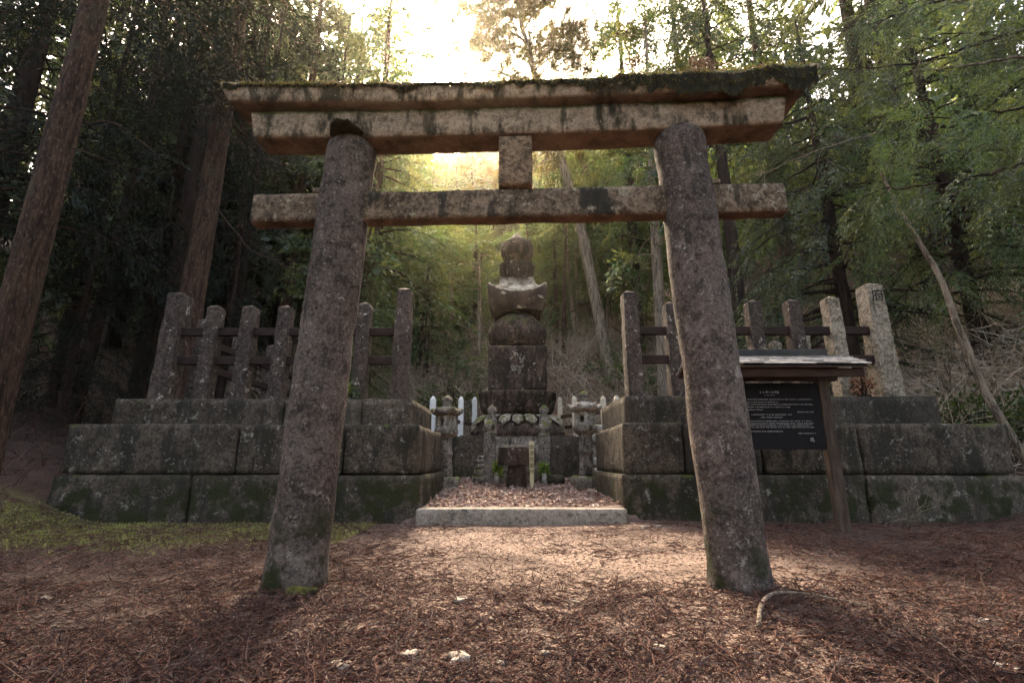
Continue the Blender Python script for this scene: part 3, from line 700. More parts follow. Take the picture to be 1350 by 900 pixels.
# ------------------------------------------------------------------ lanterns
def lantern(px, D, py_top, py_bot, label, seed, roofmat):
    zb_, zt_2 = zat(py_bot, D), zat(py_top, D); x = xat(px, (py_top + py_bot) / 2, D); h = zt_2 - zb_
    t_ = thing('stone_lantern', (x, D, zb_), label, 'stone lantern', 'stone lanterns flanking the approach')
    c = (x, D, zb_); s = h / 1.8
    mb = MB(); mb.rough((x, D, zb_ + .08 * s), (.58 * s, .58 * s, .26 * s), .05, .05, .012, seed=seed); mb.build('base', M['lantern'], t_)
    MB().lathe(c, [(.155 * s, .2 * s), (.145 * s, .26 * s), (.13 * s, .5 * s), (.127 * s, .62 * s), (.142 * s, .64 * s), (.142 * s, .7 * s), (.127 * s, .72 * s), (.13 * s, .95 * s), (.15 * s, 1.0 * s)], 28).build('shaft', M['lantern'], t_, noise=.005)
    MB().lathe(c, [(.15 * s, .98 * s), (.25 * s, 1.05 * s), (.265 * s, 1.09 * s), (.265 * s, 1.15 * s), (.21 * s, 1.17 * s)], 6, rz=R(30)).build('platform', M['lantern'], t_, smooth=False, bevel=.012)
    # fire box: six corner piers, sill and head, open windows
    mb = MB(); r_ = .185 * s
    for k in range(6):
        a_ = k / 6 * 2 * math.pi + R(30); mb.box((x + math.cos(a_) * r_ * .92, D + math.sin(a_) * r_ * .92, zb_ + 1.29 * s), (.075 * s, .075 * s, .25 * s), rz=a_)
    mb.lathe((x, D, zb_), [(r_, 1.165 * s), (r_, 1.22 * s)], 6, rz=R(30)); mb.lathe((x, D, zb_), [(r_, 1.36 * s), (r_, 1.42 * s)], 6, rz=R(30))
    for k in (0, 2, 3, 5):
        a_ = k / 6 * 2 * math.pi; rr_ = r_ * .84; mb.box((x + math.cos(a_) * rr_, D + math.sin(a_) * rr_, zb_ + 1.29 * s), (.03 * s, .15 * s, .15 * s), rz=a_)
    mb.build('fire_box', M['lanternpale'], t_, smooth=False, bevel=.006)
    n = 48; V = []; prof = [(.20, 1.41, 0), (.40, 1.44, .05), (.43, 1.49, .07), (.40, 1.53, .06), (.28, 1.56, .01), (.17, 1.61, 0), (.12, 1.63, 0)]
    for (r2, z2, l2) in prof:
        for i in range(n):
            a_ = i / n * 2 * math.pi; cs = abs(math.cos(3 * a_)) ** 6
            V.append((x + math.cos(a_) * r2 * s * .78 * (.9 + .16 * cs), D + math.sin(a_) * r2 * s * .78 * (.9 + .16 * cs), zb_ + (z2 + l2 * cs * .9) * s))
    F = [(k * n + i, k * n + (i + 1) % n, (k + 1) * n + (i + 1) % n, (k + 1) * n + i) for k in range(len(prof) - 1) for i in range(n)] + [tuple(range(n - 1, -1, -1)), tuple((len(prof) - 1) * n + i for i in range(n))]
    MB().add(V, F).build('roof', roofmat, t_, noise=.012)
    MB().lathe(c, [(.09 * s, 1.61 * s), (.115 * s, 1.64 * s), (.10 * s, 1.66 * s), (.09 * s, 1.69 * s), (.125 * s, 1.73 * s), (.115 * s, 1.78 * s), (.06 * s, 1.82 * s), (.01, 1.845 * s)], 20).build('finial', M['lantern'], t_, noise=.004)
lantern(588, 9.55, 524, 643, 'dark stone lantern with mossy roof in front of the white posts', 5, M['lantern'])
lantern(772, 9.55, 518, 642, 'stone lantern with pale sunlit roof beside the cream posts', 6, M['lanternpale'])  # paler roof stone carries the sunlight in its colour
# a smaller, half hidden lantern behind
t_ = thing('stone_lantern', (xat(788, 600, 11.2), 11.2, .5), 'small pale stacked stone lantern half hidden behind the sunlit lantern', 'stone lantern', 'stone lanterns flanking the approach')
x_ = xat(788, 600, 11.2)
for z_, sz, nm in ((.55, .5, 'base'), (.78, .4, 'shaft'), (1.02, .34, 'fire_box'), (1.28, .44, 'roof'), (1.5, .24, 'finial')):
    mb = MB(); mb.rough((x_, 11.2, z_), (sz, sz, .2 if nm != 'fire_box' else .28), .05, .05, .01, seed=int(z_ * 50)); mb.build(nm, M['lanternpale'], t_)

# ------------------------------------------------------------------ offering table, marker, vases, small stones
D_ = 9.7; xo = xat(681, 610, D_)
t_ = thing('offering_table', (xo, D_, zat(643, D_)), 'brown stone offering table on a square pedestal in front of the stairs', 'stone table')
mb = MB(); mb.rough((xo, D_, (zat(589, D_) + zat(613, D_)) / 2), (.74, .5, zat(589, D_) - zat(613, D_)), .05, .03, .01, seed=3); mb.build('top', M['pagoda'], t_, auto=55)
mb = MB(); mb.rough((xo, D_, (zat(613, D_) + zat(645, D_)) / 2 - .04), (.40, .36, zat(613, D_) - zat(645, D_) + .08), .05, .02, .008, top=.86, seed=4); mb.build('pedestal', M['pagoda'], t_, auto=55)
D2 = 9.35; zt2, zb2 = zat(581, D2), zat(646, D2); xm = xat(701, 612, D2)
t_ = thing('wooden_marker', (xm, D2, zb2), 'pale pointed wooden marker with black characters leaning by the stone table', 'marker')
w_ = .052
V = [(xm + s_ * k_, D2 + d_ - .0 + (zt2 - z_) * -.03, z_) for d_ in (-.012, .012) for (s_, z_, k_) in ((0, zb2 - .05, 0), (1, zb2 + .14, w_ * .7), (1, zt2 - .03, w_), (.6, zt2, w_), (-.6, zt2, w_), (-1, zt2 - .03, w_), (-1, zb2 + .14, w_ * .7))]
F = [tuple(range(6, -1, -1))[::-1], tuple(range(13, 6, -1))] + [(i, 7 + i, 7 + (i + 1) % 7, (i + 1) % 7) for i in range(7)]
MB().add(V, F).build('stake', M['palewood'], t_, smooth=False)
for k, ch in enumerate('崇源院墓所'):
    z_ = zt2 - .12 - k * .112; glyph(ch, .095, (xm, D2 - .016 - (zt2 - z_) * .03, z_), (math.pi / 2, 0, 0), M['black'], 'lettering', t_, .002)

def vase(px, py0, py1, D, label, seed):
    x, zb_ = xat(px, py1, D), zat(py1, D); t_ = thing('flower_vase', (x, D, zb_), label, 'vase', 'vases of greenery beside the stair')
    MB().lathe((x, D, zb_), [(.05, 0), (.055, .1), (.045, .16), (.06, .2), (.045, .2)], 16).build('vase', M['ceramic'], t_)
    r2 = np.random.default_rng(seed); n = 160; h = zat(py0, D) - zb_ - .15
    P = np.c_[x + r2.normal(0, .03, n), D + r2.normal(0, .03, n), zb_ + .16 + r2.random(n) * h * .6]
    bv, bq = blades(P, r2.normal(0, .7, (n, 3)) + np.array([0, 0, .8]), r2.uniform(.08, .16, n), .02, r2)
    np_part('leaves', bv, bq, M['vaseleaf'], t_)
vase(655, 604, 636, 10.0, 'bright yellow green leaves in vase beside the small stacked stones', 3)
vase(718, 606, 637, 10.0, 'darker green leaves in vase beside the pale wooden marker', 9)
x_, D_ = xat(633, 620, 10.2), 10.2; zb_ = zat(637, D_)
t_ = thing('stacked_stones', (x_, D_, zb_), 'little stack of round stones at the foot of the stair post', 'stone stack')
zc_ = zb_
for sz in (.3, .25, .22, .18, .13):
    mb = MB(); mb.rough((x_, D_, zc_ + sz * .28), (sz, sz, sz * .55), .03, sz * .22, .01, seed=int(sz * 99)); mb.build('stone', M['lantern'], t_); zc_ += sz * .5
x_, D_ = xat(733, 632, 10.0), 10.0
mb = MB(); mb.rough((x_, D_, zat(633, D_)), (.36, .26, .2), .04, .08, .03, seed=5); tag(mb.build('mossy_rock', M['wall']), 'low mossy rock beside the darker green vase', 'rock')

# picket posts round the pagoda
def picket_fence(label, pts, mat, rails, topw=.13):
    f = thing('picket_fence', (float(np.mean([p[0] for p in pts])), pts[0][1], .5), label, 'picket fence')
    for (x, y, z1) in pts:
        mb = MB(); mb.box((x, y, (z1 + .4) / 2), (topw, topw, z1 - .4)); mb.box((x, y, z1 + .045), (topw, topw, .09), top=.3); mb.build('post', mat, f, smooth=False, bevel=.006)
    for zr in rails:
        for k in range(len(pts) - 1):
            a_, c_ = pts[k], pts[k + 1]; L = math.hypot(c_[0] - a_[0], c_[1] - a_[1])
            MB().box(((a_[0] + c_[0]) / 2, (a_[1] + c_[1]) / 2, zr), (L, .05, .09), rz=math.atan2(c_[1] - a_[1], c_[0] - a_[0])).build('rail', M['wood'], f, smooth=False)
pk = [(xat(px, 530, D), D, zat(py, D)) for px, py, D in ((571, 527, 11.3), (608, 527, 12.4), (626, 527, 13.4))]
picket_fence('white painted posts behind the dark mossy lantern', pk, M['whitepaint'], (1.75,))
pk = [(xat(px, 530, D), D, zat(py, D)) for px, py, D in ((738, 527, 13.8), (757, 526, 13.2), (795, 526, 12.4), (813, 526, 11.6))]
picket_fence('weathered cream posts with brown rails behind the sunlit lantern', pk, M['creampost'], (2.0, 1.7))

# ------------------------------------------------------------------ notice board
DB = 5.9; nb = thing('notice_board', (xat(1040, 600, DB), DB, 0), 'black notice board with white writing under a shingled wooden roof', 'notice board')
XL, XR = xat(958, 560, DB), xat(1085, 560, DB); ZB, ZT = zat(592, DB), zat(505, DB)
xpost = xat(1092, 600, DB)
for xp in (XL - .06, XR + .07):
    MB().box((xp, DB + .03, (ZT + .12 - .15) / 2), (.13, .11, ZT + .12 + .15)).build('post', M['wood'], nb, smooth=False, bevel=.01)
MB().box(((XL + XR) / 2, DB, (ZB + ZT) / 2), (XR - XL, .03, ZT - ZB)).build('board', M['board'], nb, smooth=False, bevel=.004)
ex = .42; zr0 = ZT + .07
MB().box(((XL + XR) / 2, DB - .30, zr0 + .01), (XR - XL + 2 * ex - .1, .06, .10)).build('eave_beam', M['woodbeam'], nb, smooth=False, bevel=.006)
MB().box(((XL + XR) / 2, DB + .01, zr0 + .02), (XR - XL + .5, .08, .12)).build('cross_beam', M['woodbeam'], nb, smooth=False, bevel=.006)
zrid = zat(470, DB)
mb = MB(); rr = random.Random(4); rows = 4
for side in (-1, 1):
    y_e, y_r = DB + side * .42, DB + side * .03; ze = zr0 + .09
    for k in range(rows):
        a0, a1 = k / rows, min(1, (k + 1.15) / rows); x = XL - ex
        while x < XR + ex - .02:
            wdt = min(rr.uniform(.14, .26), XR + ex - x)
            xa, xb = x + .004, x + wdt - .004; lift = rr.uniform(0, .012) + .016
            V = []
            for (t_, o_) in ((a0, lift), (a1, .002)):
                y = y_e + (y_r - y_e) * t_; z = ze + (zrid - ze) * t_ + .012 * (rows - k) * 0 + o_
                for xx in (xa, xb): V += [(xx, y, z), (xx, y, z - .014)]
            mb.add(V, [(0, 2, 6, 4), (1, 5, 7, 3), (0, 1, 3, 2), (4, 6, 7, 5), (0, 4, 5, 1), (2, 3, 7, 6)]); x += wdt
mb.build('shingle_roof', M['woodgrey'], nb, smooth=False)
mb = MB()
for side in (-1, 1):
    y_e, y_r = DB + side * .40, DB + side * .0; ze = zr0 + .075
    V = [(xx, y, z) for xx in (XL - ex + .02, XR + ex - .02) for (y, z) in ((y_e, ze), (y_r, zrid - .02), (y_r, zrid - .05), (y_e, ze - .02))]
    mb.add(V, [(0, 1, 2, 3), (7, 6, 5, 4), (0, 4, 5, 1), (1, 5, 6, 2), (2, 6, 7, 3), (3, 7, 4, 0)])
mb.build('roof_boarding', M['woodbeam'], nb, smooth=False)
MB().box(((XL + XR) / 2 - .12, DB, zrid + .035), (XR - XL + ex * 1.25, .16, .085)).build('ridge_cap', M['ridge'], nb, smooth=False, bevel=.008)
# lettering: lines of tiny strokes; too small to read in the photograph
rr = random.Random(8); mb = MB(); yb = DB - .017
def textline(px0, px1, py, hgt, word=True, gap=.35):
    z = zat(py, DB); x0_, x1_ = xat(px0, py, DB), xat(px1, py, DB); x = x0_
    while x < x1_:
        wch = hgt * rr.uniform(.55, .8)
        for _ in range(3):
            if rr.random() < .5: mb.box((x + wch / 2, yb, z + rr.uniform(-.4, .4) * hgt), (wch, .003, hgt * .16))
            else: mb.box((x + rr.uniform(.1, .9) * wch, yb, z), (hgt * .16, .003, hgt * rr.uniform(.6, 1)))
        x += wch * 1.25
        if rr.random() < .16: x += hgt * .6
for k in range(7): textline(1001 + k * 3.8, 1003.4 + k * 3.8, 517, .03)
textline(1007, 1020, 521, .012)
for (a_, c_, py) in ((984, 1070, 526.5), (984, 1025, 530), (984, 1069, 533), (984, 1042, 536.5), (984, 1007, 540), (1050, 1071, 543), (990, 1042, 546.5), (1002, 1030, 550), (985, 1068, 555), (985, 1071, 558), (985, 1069, 560.5), (986, 1071, 563), (987, 1031, 568.5), (1052, 1074, 571)): textline(a_, c_, py, .016)
for k in range(2): textline(1067, 1071.5, 578 + k * 3, .026)
mb.build('lettering', M['ink'], nb, smooth=False)

# ------------------------------------------------------------------ foliage building blocks
def frond(r2, L, n_tw, leaf, wd, droop=.5, fan=.9):
    """one flat drooping spray of needles along +X"""
    P, D_ = [], []
    for k in range(n_tw):
        t_ = (k + .5) / n_tw; x = L * t_; z = -droop * L * t_ * t_
        tl_ = L * .42 * (1 - t_ * .75) * r2.uniform(.7, 1.2)
        for s_ in (-1, 1):
            m_ = max(2, int(tl_ / (leaf * .55)))
            an = fan * r2.uniform(.7, 1.2) * s_
            for j in range(m_):
                u_ = (j + .2) / m_ * tl_
                P.append((x + math.cos(an) * u_, math.sin(an) * u_, z - .5 * u_ * u_ / L - u_ * .15 + r2.normal(0, .012)))
                D_.append((math.cos(an * (.5 if j % 2 else 1.3)), math.sin(an * (.5 if j % 2 else 1.3)), -.45 + r2.normal(0, .25)))
        P.append((x, 0, z)); D_.append((1, r2.normal(0, .3), -droop))
    P, D_ = np.array(P), np.array(D_); n = len(P)
    return blades(P, D_, leaf * r2.uniform(.7, 1.3, n), wd * r2.uniform(.7, 1.2, n), r2)
def frames(X_, r2, roll=.5):
    X_ = X_ / (np.linalg.norm(X_, axis=1)[:, None] + 1e-9)
    up_ = np.array([0, 0, 1.]) + r2.normal(0, roll, X_.shape); Y_ = np.cross(up_, X_); Y_ /= np.linalg.norm(Y_, axis=1)[:, None] + 1e-9
    return np.stack([X_, Y_, np.cross(X_, Y_)], -1)
def scatter(tmpls, Pos, Dir, Sc, r2, roll=.5):
    R_ = frames(Dir, r2, roll); k = r2.integers(0, len(tmpls), len(Pos)); Vs, Qs, off = [], [], 0
    for i, (tv, tq) in enumerate(tmpls):
        sel = np.where(k == i)[0]
        if not len(sel): continue
        V = np.einsum('nij,mj->nmi', R_[sel], tv) * Sc[sel][:, None, None] + Pos[sel][:, None]
        Q = tq[None] + (np.arange(len(sel)) * len(tv))[:, None, None] + off
        Vs.append(V.reshape(-1, 3)); Qs.append(Q.reshape(-1, 4)); off += len(sel) * len(tv)
    return np.concatenate(Vs), np.concatenate(Qs)
RT = np.random.default_rng(5)
FR_MID = [frond(RT, 1.0, 7, .17, .030, .45) for _ in range(5)]
FR_NEAR = [frond(RT, .8, 10, .075, .011, .6, .8) for _ in range(5)]
FR_FINE = [frond(RT, .95, 9, .10, .013, .55, .8) for _ in range(5)]
FR_FAR = [frond(RT, 1.3, 5, .34, .065, .4) for _ in range(4)]
def tuft(r2, n, L, wd):
    d = r2.normal(0, 1, (n, 3)); d[:, 0] = abs(d[:, 0]) + .4; return blades(r2.normal(0, .05, (n, 3)), d, L * r2.uniform(.6, 1.2, n), wd, r2)
TUFT = [tuft(RT, 34, .22, .012) for _ in range(4)]

def crown_np(seed, H0, H1, Rm, nb, per, tm, fsc=1.0, down=.5, shape=.8, gap=0.0, low=.75, roll=.5):
    """limbs (for the trunk mesh) and sprays of a conifer crown; origin at the trunk foot"""
    r2 = np.random.default_rng(seed); Pos, Dir, Sc = [], [], []; limbs = []
    for k in range(nb):
        t_ = (k + r2.random()) / nb
        if gap and math.sin(t_ * 23 + seed) < -1 + gap * 2: continue
        z = H0 + (H1 - H0) * t_; az = k * 2.399 + r2.normal(0, .5)
        rad = Rm * ((1 - t_) ** shape * .95 + .05) * r2.uniform(.55, 1.15) * (1 if t_ > .12 else low)
        rise = r2.uniform(-.1, .35); pts = []
        for j in range(7):
            s_ = j / 6; pts.append((math.cos(az) * rad * s_, math.sin(az) * rad * s_, z + rad * (rise * s_ - (.28 + rise * .5 + down * .35) * s_ * s_)))
        pts = np.array(pts); pts[1:, :2] += r2.normal(0, .03 * rad, (6, 2)); limbs.append((pts, .012 + .02 * rad / 2))
        m_ = max(3, int(per * rad / Rm))
        for j in range(m_):
            s_ = .25 + .78 * (j + r2.random()) / m_; i = min(5.999, s_ * 6); a_ = int(i); p = pts[min(a_, 6)] * (1 - i + a_) + pts[min(a_ + 1, 6)] * (i - a_)
            d = np.array([math.cos(az), math.sin(az), 0]) + r2.normal(0, .55, 3) + np.array([0, 0, -down])
            Pos.append(p); Dir.append(d); Sc.append(fsc * r2.uniform(.6, 1.25))
    V, Q = scatter(tm, np.array(Pos), np.array(Dir), np.array(Sc), r2, roll)
    return V, Q, limbs

def trunk_np(pts, radii, n=18, seed=0, rough=.05, step=.25, flare=.35):
    P = np.asarray(pts, float); L = np.r_[0, np.cumsum(np.linalg.norm(np.diff(P, axis=0), axis=1))]
    m_ = max(6, int(L[-1] / step)); s_ = np.linspace(0, L[-1], m_)
    C = np.stack([np.interp(s_, L, P[:, i]) for i in range(3)], 1)
    if len(P) > 2:                              # soften the bends
        for _ in range(6): C[1:-1] = .5 * C[1:-1] + .25 * (C[:-2] + C[2:])
    r_ = np.interp(s_, L, radii); r_ = r_ * (1 + flare * np.exp(-s_ / .35))
    V, Q, caps = tube_np(C, r_, n); d = V - np.repeat(C, n, 0); dn = d / (np.linalg.norm(d, axis=1)[:, None] + 1e-9)
    w_ = V * np.array([1, 1, .22]); V = V + dn * ((fbm(w_ + seed, 5, 3, seed) * rough + fbm(w_ + seed, 16, 2, seed + 3) * rough * .45) * np.repeat(r_, n))[:, None]
    return V, Q
def join_np(parts):
    Vs, Qs, o = [], [], 0
    for V, Q in parts: Vs.append(V); Qs.append(Q + o); o += len(V)
    return np.concatenate(Vs), np.concatenate(Qs)

CR = {}
def crown_proto(key, *a_, **k_):
    V, Q, limbs = crown_np(*a_, **k_); CR[key] = (mesh_np('crown', V, Q), limbs)
crown_proto('tallA', 1, 4.5, 19, 3.0, 120, 7, FR_MID, 1.15, .6, gap=.12)
crown_proto('tallB', 2, 6.0, 20, 2.7, 110, 7, FR_MID, 1.1, .7, gap=.18)
crown_proto('tallC', 3, 3.0, 17, 3.3, 120, 7, FR_MID, 1.2, .5, gap=.1)
crown_proto('highN', 31, 8.2, 20, 3.0, 90, 11, FR_FINE, 1.0, .7, gap=.1)
crown_proto('highA', 21, 10.5, 20, 2.9, 85, 8, FR_MID, 1.1, .6, gap=.12)
crown_proto('tallN', 12, 4.0, 19, 3.0, 125, 12, FR_FINE, 1.0, .7, gap=.1)
crown_proto('youngN', 14, .6, 8, 2.0, 85, 11, FR_FINE, .75, .6)
crown_proto('youngA', 4, .5, 7, 1.9, 75, 7, FR_MID, .8, .5)
crown_proto('youngB', 5, .8, 8.5, 2.1, 80, 7, FR_MID, .85, .7)
crown_proto('hill', 6, 1.4, 11, 2.4, 125, 10, FR_MID, 1.0, .5, gap=.12)
crown_proto('hillB', 7, 1.8, 11.5, 2.3, 120, 10, FR_MID, 1.0, .6, gap=.2)
crown_proto('near', 8, 1.6, 9.5, 3.1, 95, 13, FR_NEAR, 1.0, .8, roll=.35, shape=.6)
def tree(label, x, y, r, h, crown, bark_m, leaf_m, lean=(0, 0), sc=1.0, rot=0.0, group=None, name='cedar_tree', sz=None, base=None, limbs=True, n=18, step=.25):
    z = Hs(x, y) if base is None else base
    t_ = thing(name, (x, y, z), label, 'tree', group)
    pts = [(x, y, z - .4), (x + lean[0] * .45, y + lean[1] * .45, z + h * .5), (x + lean[0], y + lean[1], z + h)]
    parts = [trunk_np(pts, [r, r * .72, r * .12], n, int(abs(x * 77 + y * 31)) % 997, step=step)]
    cm, lb = CR[crown]; sz = sz or sc
    if limbs:
        c_, s_ = math.cos(rot), math.sin(rot)
        for k, (p, rr_) in enumerate(lb):
            q_ = np.c_[(p[:, 0] * c_ - p[:, 1] * s_) * sc, (p[:, 0] * s_ + p[:, 1] * c_) * sc, p[:, 2] * sz]
            fr_ = np.clip(q_[0, 2] / h, 0, 1); q_ = q_ + np.array([x + lean[0] * fr_, y + lean[1] * fr_, z]); V, Q, _ = tube_np(q_, np.linspace(rr_, rr_ * .25, 7) * sc, 5); parts.append((V, Q))
    V, Q = join_np(parts); np_part('trunk', V, Q, bark_m, t_, True)
    o = bpy.data.objects.new('crown', cm if cm.users == 0 or not cm.materials or cm.materials[0] == leaf_m else cm); COL.objects.link(o)
    if not cm.materials: cm.materials.append(leaf_m)
    o.parent = t_; o.rotation_euler = (0, 0, rot); o.scale = (sc, sc, sz)
    if o.data.materials[0] != leaf_m: o.material_slots[0].link = 'OBJECT'; o.material_slots[0].material = leaf_m
    if lean != (0, 0): o.rotation_euler = (-math.atan2(lean[1], h), math.atan2(lean[0], h), rot)
    return t_

# ------------------------------------------------------------------ trees
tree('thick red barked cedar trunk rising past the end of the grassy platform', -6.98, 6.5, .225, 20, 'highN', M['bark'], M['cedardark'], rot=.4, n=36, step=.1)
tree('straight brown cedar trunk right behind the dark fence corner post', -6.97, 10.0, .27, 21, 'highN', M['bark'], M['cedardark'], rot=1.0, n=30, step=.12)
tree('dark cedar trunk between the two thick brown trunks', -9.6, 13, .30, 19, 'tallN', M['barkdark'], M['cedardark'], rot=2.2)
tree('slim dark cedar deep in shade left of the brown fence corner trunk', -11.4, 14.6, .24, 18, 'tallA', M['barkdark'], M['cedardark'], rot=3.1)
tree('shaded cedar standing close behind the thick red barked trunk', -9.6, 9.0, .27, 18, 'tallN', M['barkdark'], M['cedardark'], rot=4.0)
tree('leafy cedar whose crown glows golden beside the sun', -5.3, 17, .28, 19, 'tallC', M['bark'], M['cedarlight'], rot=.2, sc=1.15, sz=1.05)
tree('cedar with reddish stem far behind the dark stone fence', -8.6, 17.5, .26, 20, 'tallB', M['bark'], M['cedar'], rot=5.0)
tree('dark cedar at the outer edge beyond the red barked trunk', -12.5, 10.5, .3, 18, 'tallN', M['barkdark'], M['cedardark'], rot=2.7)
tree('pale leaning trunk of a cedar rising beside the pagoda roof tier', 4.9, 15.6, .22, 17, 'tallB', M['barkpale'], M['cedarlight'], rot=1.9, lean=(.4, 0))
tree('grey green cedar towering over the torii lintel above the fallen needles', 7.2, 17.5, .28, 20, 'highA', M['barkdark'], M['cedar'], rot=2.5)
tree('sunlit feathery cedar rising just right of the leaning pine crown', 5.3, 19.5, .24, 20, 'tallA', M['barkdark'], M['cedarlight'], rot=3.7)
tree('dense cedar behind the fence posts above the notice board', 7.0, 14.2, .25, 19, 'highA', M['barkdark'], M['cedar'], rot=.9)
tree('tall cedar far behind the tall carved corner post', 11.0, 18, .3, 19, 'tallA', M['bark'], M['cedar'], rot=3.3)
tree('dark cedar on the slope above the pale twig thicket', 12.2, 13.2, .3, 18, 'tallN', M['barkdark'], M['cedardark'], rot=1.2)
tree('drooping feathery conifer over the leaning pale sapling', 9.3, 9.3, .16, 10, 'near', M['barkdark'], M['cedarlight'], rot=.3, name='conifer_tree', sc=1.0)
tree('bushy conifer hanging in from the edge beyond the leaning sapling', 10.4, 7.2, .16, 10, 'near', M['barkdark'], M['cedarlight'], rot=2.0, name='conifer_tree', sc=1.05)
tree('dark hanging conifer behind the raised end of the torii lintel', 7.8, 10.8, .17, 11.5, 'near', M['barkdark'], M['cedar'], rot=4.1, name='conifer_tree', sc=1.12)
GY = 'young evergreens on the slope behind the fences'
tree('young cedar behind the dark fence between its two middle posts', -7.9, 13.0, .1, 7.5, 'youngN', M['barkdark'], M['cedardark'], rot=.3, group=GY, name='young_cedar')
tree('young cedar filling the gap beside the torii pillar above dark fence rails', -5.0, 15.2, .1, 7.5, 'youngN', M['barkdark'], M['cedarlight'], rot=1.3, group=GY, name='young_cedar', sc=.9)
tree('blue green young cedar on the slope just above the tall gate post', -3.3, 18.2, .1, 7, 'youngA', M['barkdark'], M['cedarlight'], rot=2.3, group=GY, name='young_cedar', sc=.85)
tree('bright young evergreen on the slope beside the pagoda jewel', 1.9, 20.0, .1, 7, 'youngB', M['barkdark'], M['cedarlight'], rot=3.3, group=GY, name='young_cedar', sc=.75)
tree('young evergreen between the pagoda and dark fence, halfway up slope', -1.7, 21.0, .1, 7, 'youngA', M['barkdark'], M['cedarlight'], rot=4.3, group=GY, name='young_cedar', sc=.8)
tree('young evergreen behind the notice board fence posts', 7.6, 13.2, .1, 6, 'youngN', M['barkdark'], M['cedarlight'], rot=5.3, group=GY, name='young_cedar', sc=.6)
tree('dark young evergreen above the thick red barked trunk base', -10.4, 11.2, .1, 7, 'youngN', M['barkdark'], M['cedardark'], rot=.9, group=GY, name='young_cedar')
GH = 'slender conifers along the crest of the hill'
for k, (x, y, cr, lm, s_, lab) in enumerate((
    (-9.2, 23, 'hill', 'cedarlight', 1.45, 'hilltop conifer seen between dark fence end and torii pillar'),
    (-6.6, 22, 'hillB', 'cedarlight', 1.2, 'hilltop conifer right of the near torii pillar top under lintel'),
    (-4.4, 21.5, 'hill', 'cedarlight', .55, 'small hillside conifer seen just below tie beam near the torii pillar'),
    (-2.3, 22.5, 'hillB', 'cedarlight', .5, 'small yellow green hillside conifer left of the pagoda jewel'),
    (.9, 23, 'hill', 'cedarlight', .55, 'small hillside conifer directly behind the pagoda jewel'),
    (2.3, 24, 'hillB', 'cedarlight', .8, 'yellow green hillside conifer between pagoda jewel and leaning pine'),
    (4.0, 23, 'hill', 'cedarlight', 1.05, 'bright hilltop conifer framed by tie beam and leaning pine'),
    (5.9, 22, 'hillB', 'cedarlight', 1.0, 'bright hilltop conifer next to the far torii pillar'),
    (8.6, 23, 'hill', 'cedarlight', .95, 'hilltop conifer just outside the far torii pillar'),
    (12, 24, 'hillB', 'cedarlight', 1.6, 'hilltop conifer above the tall carved corner post'),
    (-12, 22, 'hillB', 'cedar', 1.5, 'hilltop conifer behind the brown fence corner trunk'))):
    tree(lab, x, y, .16, 11 * s_, cr, M['barkdark'], M[lm], rot=k * 1.1, sc=s_, group=GH, name='hill_conifer')

# the leaning pine against the sky
p0 = at(806, 480, 18.2); p0[2] = Hs(p0[0], p0[1]) - .4
p = [p0, at(790, 420, 18.5), at(768, 310, 18.7), at(740, 210, 18.8), at(708, 112, 19), at(690, 40, 19.1), at(676, -60, 19.2)]
pt = thing('pine_tree', p[0] - np.array([0, 0, .3]), 'leaning pine with pale bark and sparse crown against the bright sky', 'tree')
parts = [trunk_np(p, [.25, .235, .215, .19, .15, .11, .04], 18, 9, .12, .12)]
Pos, Dir = [], []; r2 = np.random.default_rng(77)
for k in range(54):
    t_ = .5 + .5 * k / 53; i = t_ * 6; a_ = min(5, int(i)); b0 = p[a_] * (1 - i + a_) + p[a_ + 1] * (i - a_)
    az = r2.uniform(0, 6.28); L = r2.uniform(1.4, 3.9) * (1.15 - .5 * (t_ - .52)); L *= 1.4 if math.cos(az) < -.3 else 1.1; d = np.array([math.cos(az), math.sin(az) * .8, r2.uniform(-.15, .4)])
    pts = [b0]
    for j in range(6):
        d = d + r2.normal(0, .22, 3); pts.append(pts[-1] + d / np.linalg.norm(d) * L / 6)
    V, Q, _ = tube_np(np.array(pts), np.linspace(.06, .012, 7), 5); parts.append((V, Q))
    for j in range(3, 7):
        for s_ in range(4):
            e = pts[j] + r2.normal(0, 1, 3) * np.array([.45, .45, .28])
            V, Q, _ = tube_np(np.array([pts[j], (pts[j] + e) / 2 + r2.normal(0, .05, 3), e]), [.012, .009, .005], 4); parts.append((V, Q))
            if t_ > .66 or r2.random() < .5:
                for _ in range(7): Pos.append(e + r2.normal(0, .14, 3)); Dir.append(e - pts[j] + np.array([0, 0, .25]) + r2.normal(0, .1, 3))
V, Q = join_np(parts); np_part('trunk', V, Q, M['barkpale'], pt, True)
V, Q = scatter(TUFT, np.array(Pos), np.array(Dir), r2.uniform(.7, 1.3, len(Pos)), r2); np_part('crown', V, Q, M['pine'], pt)

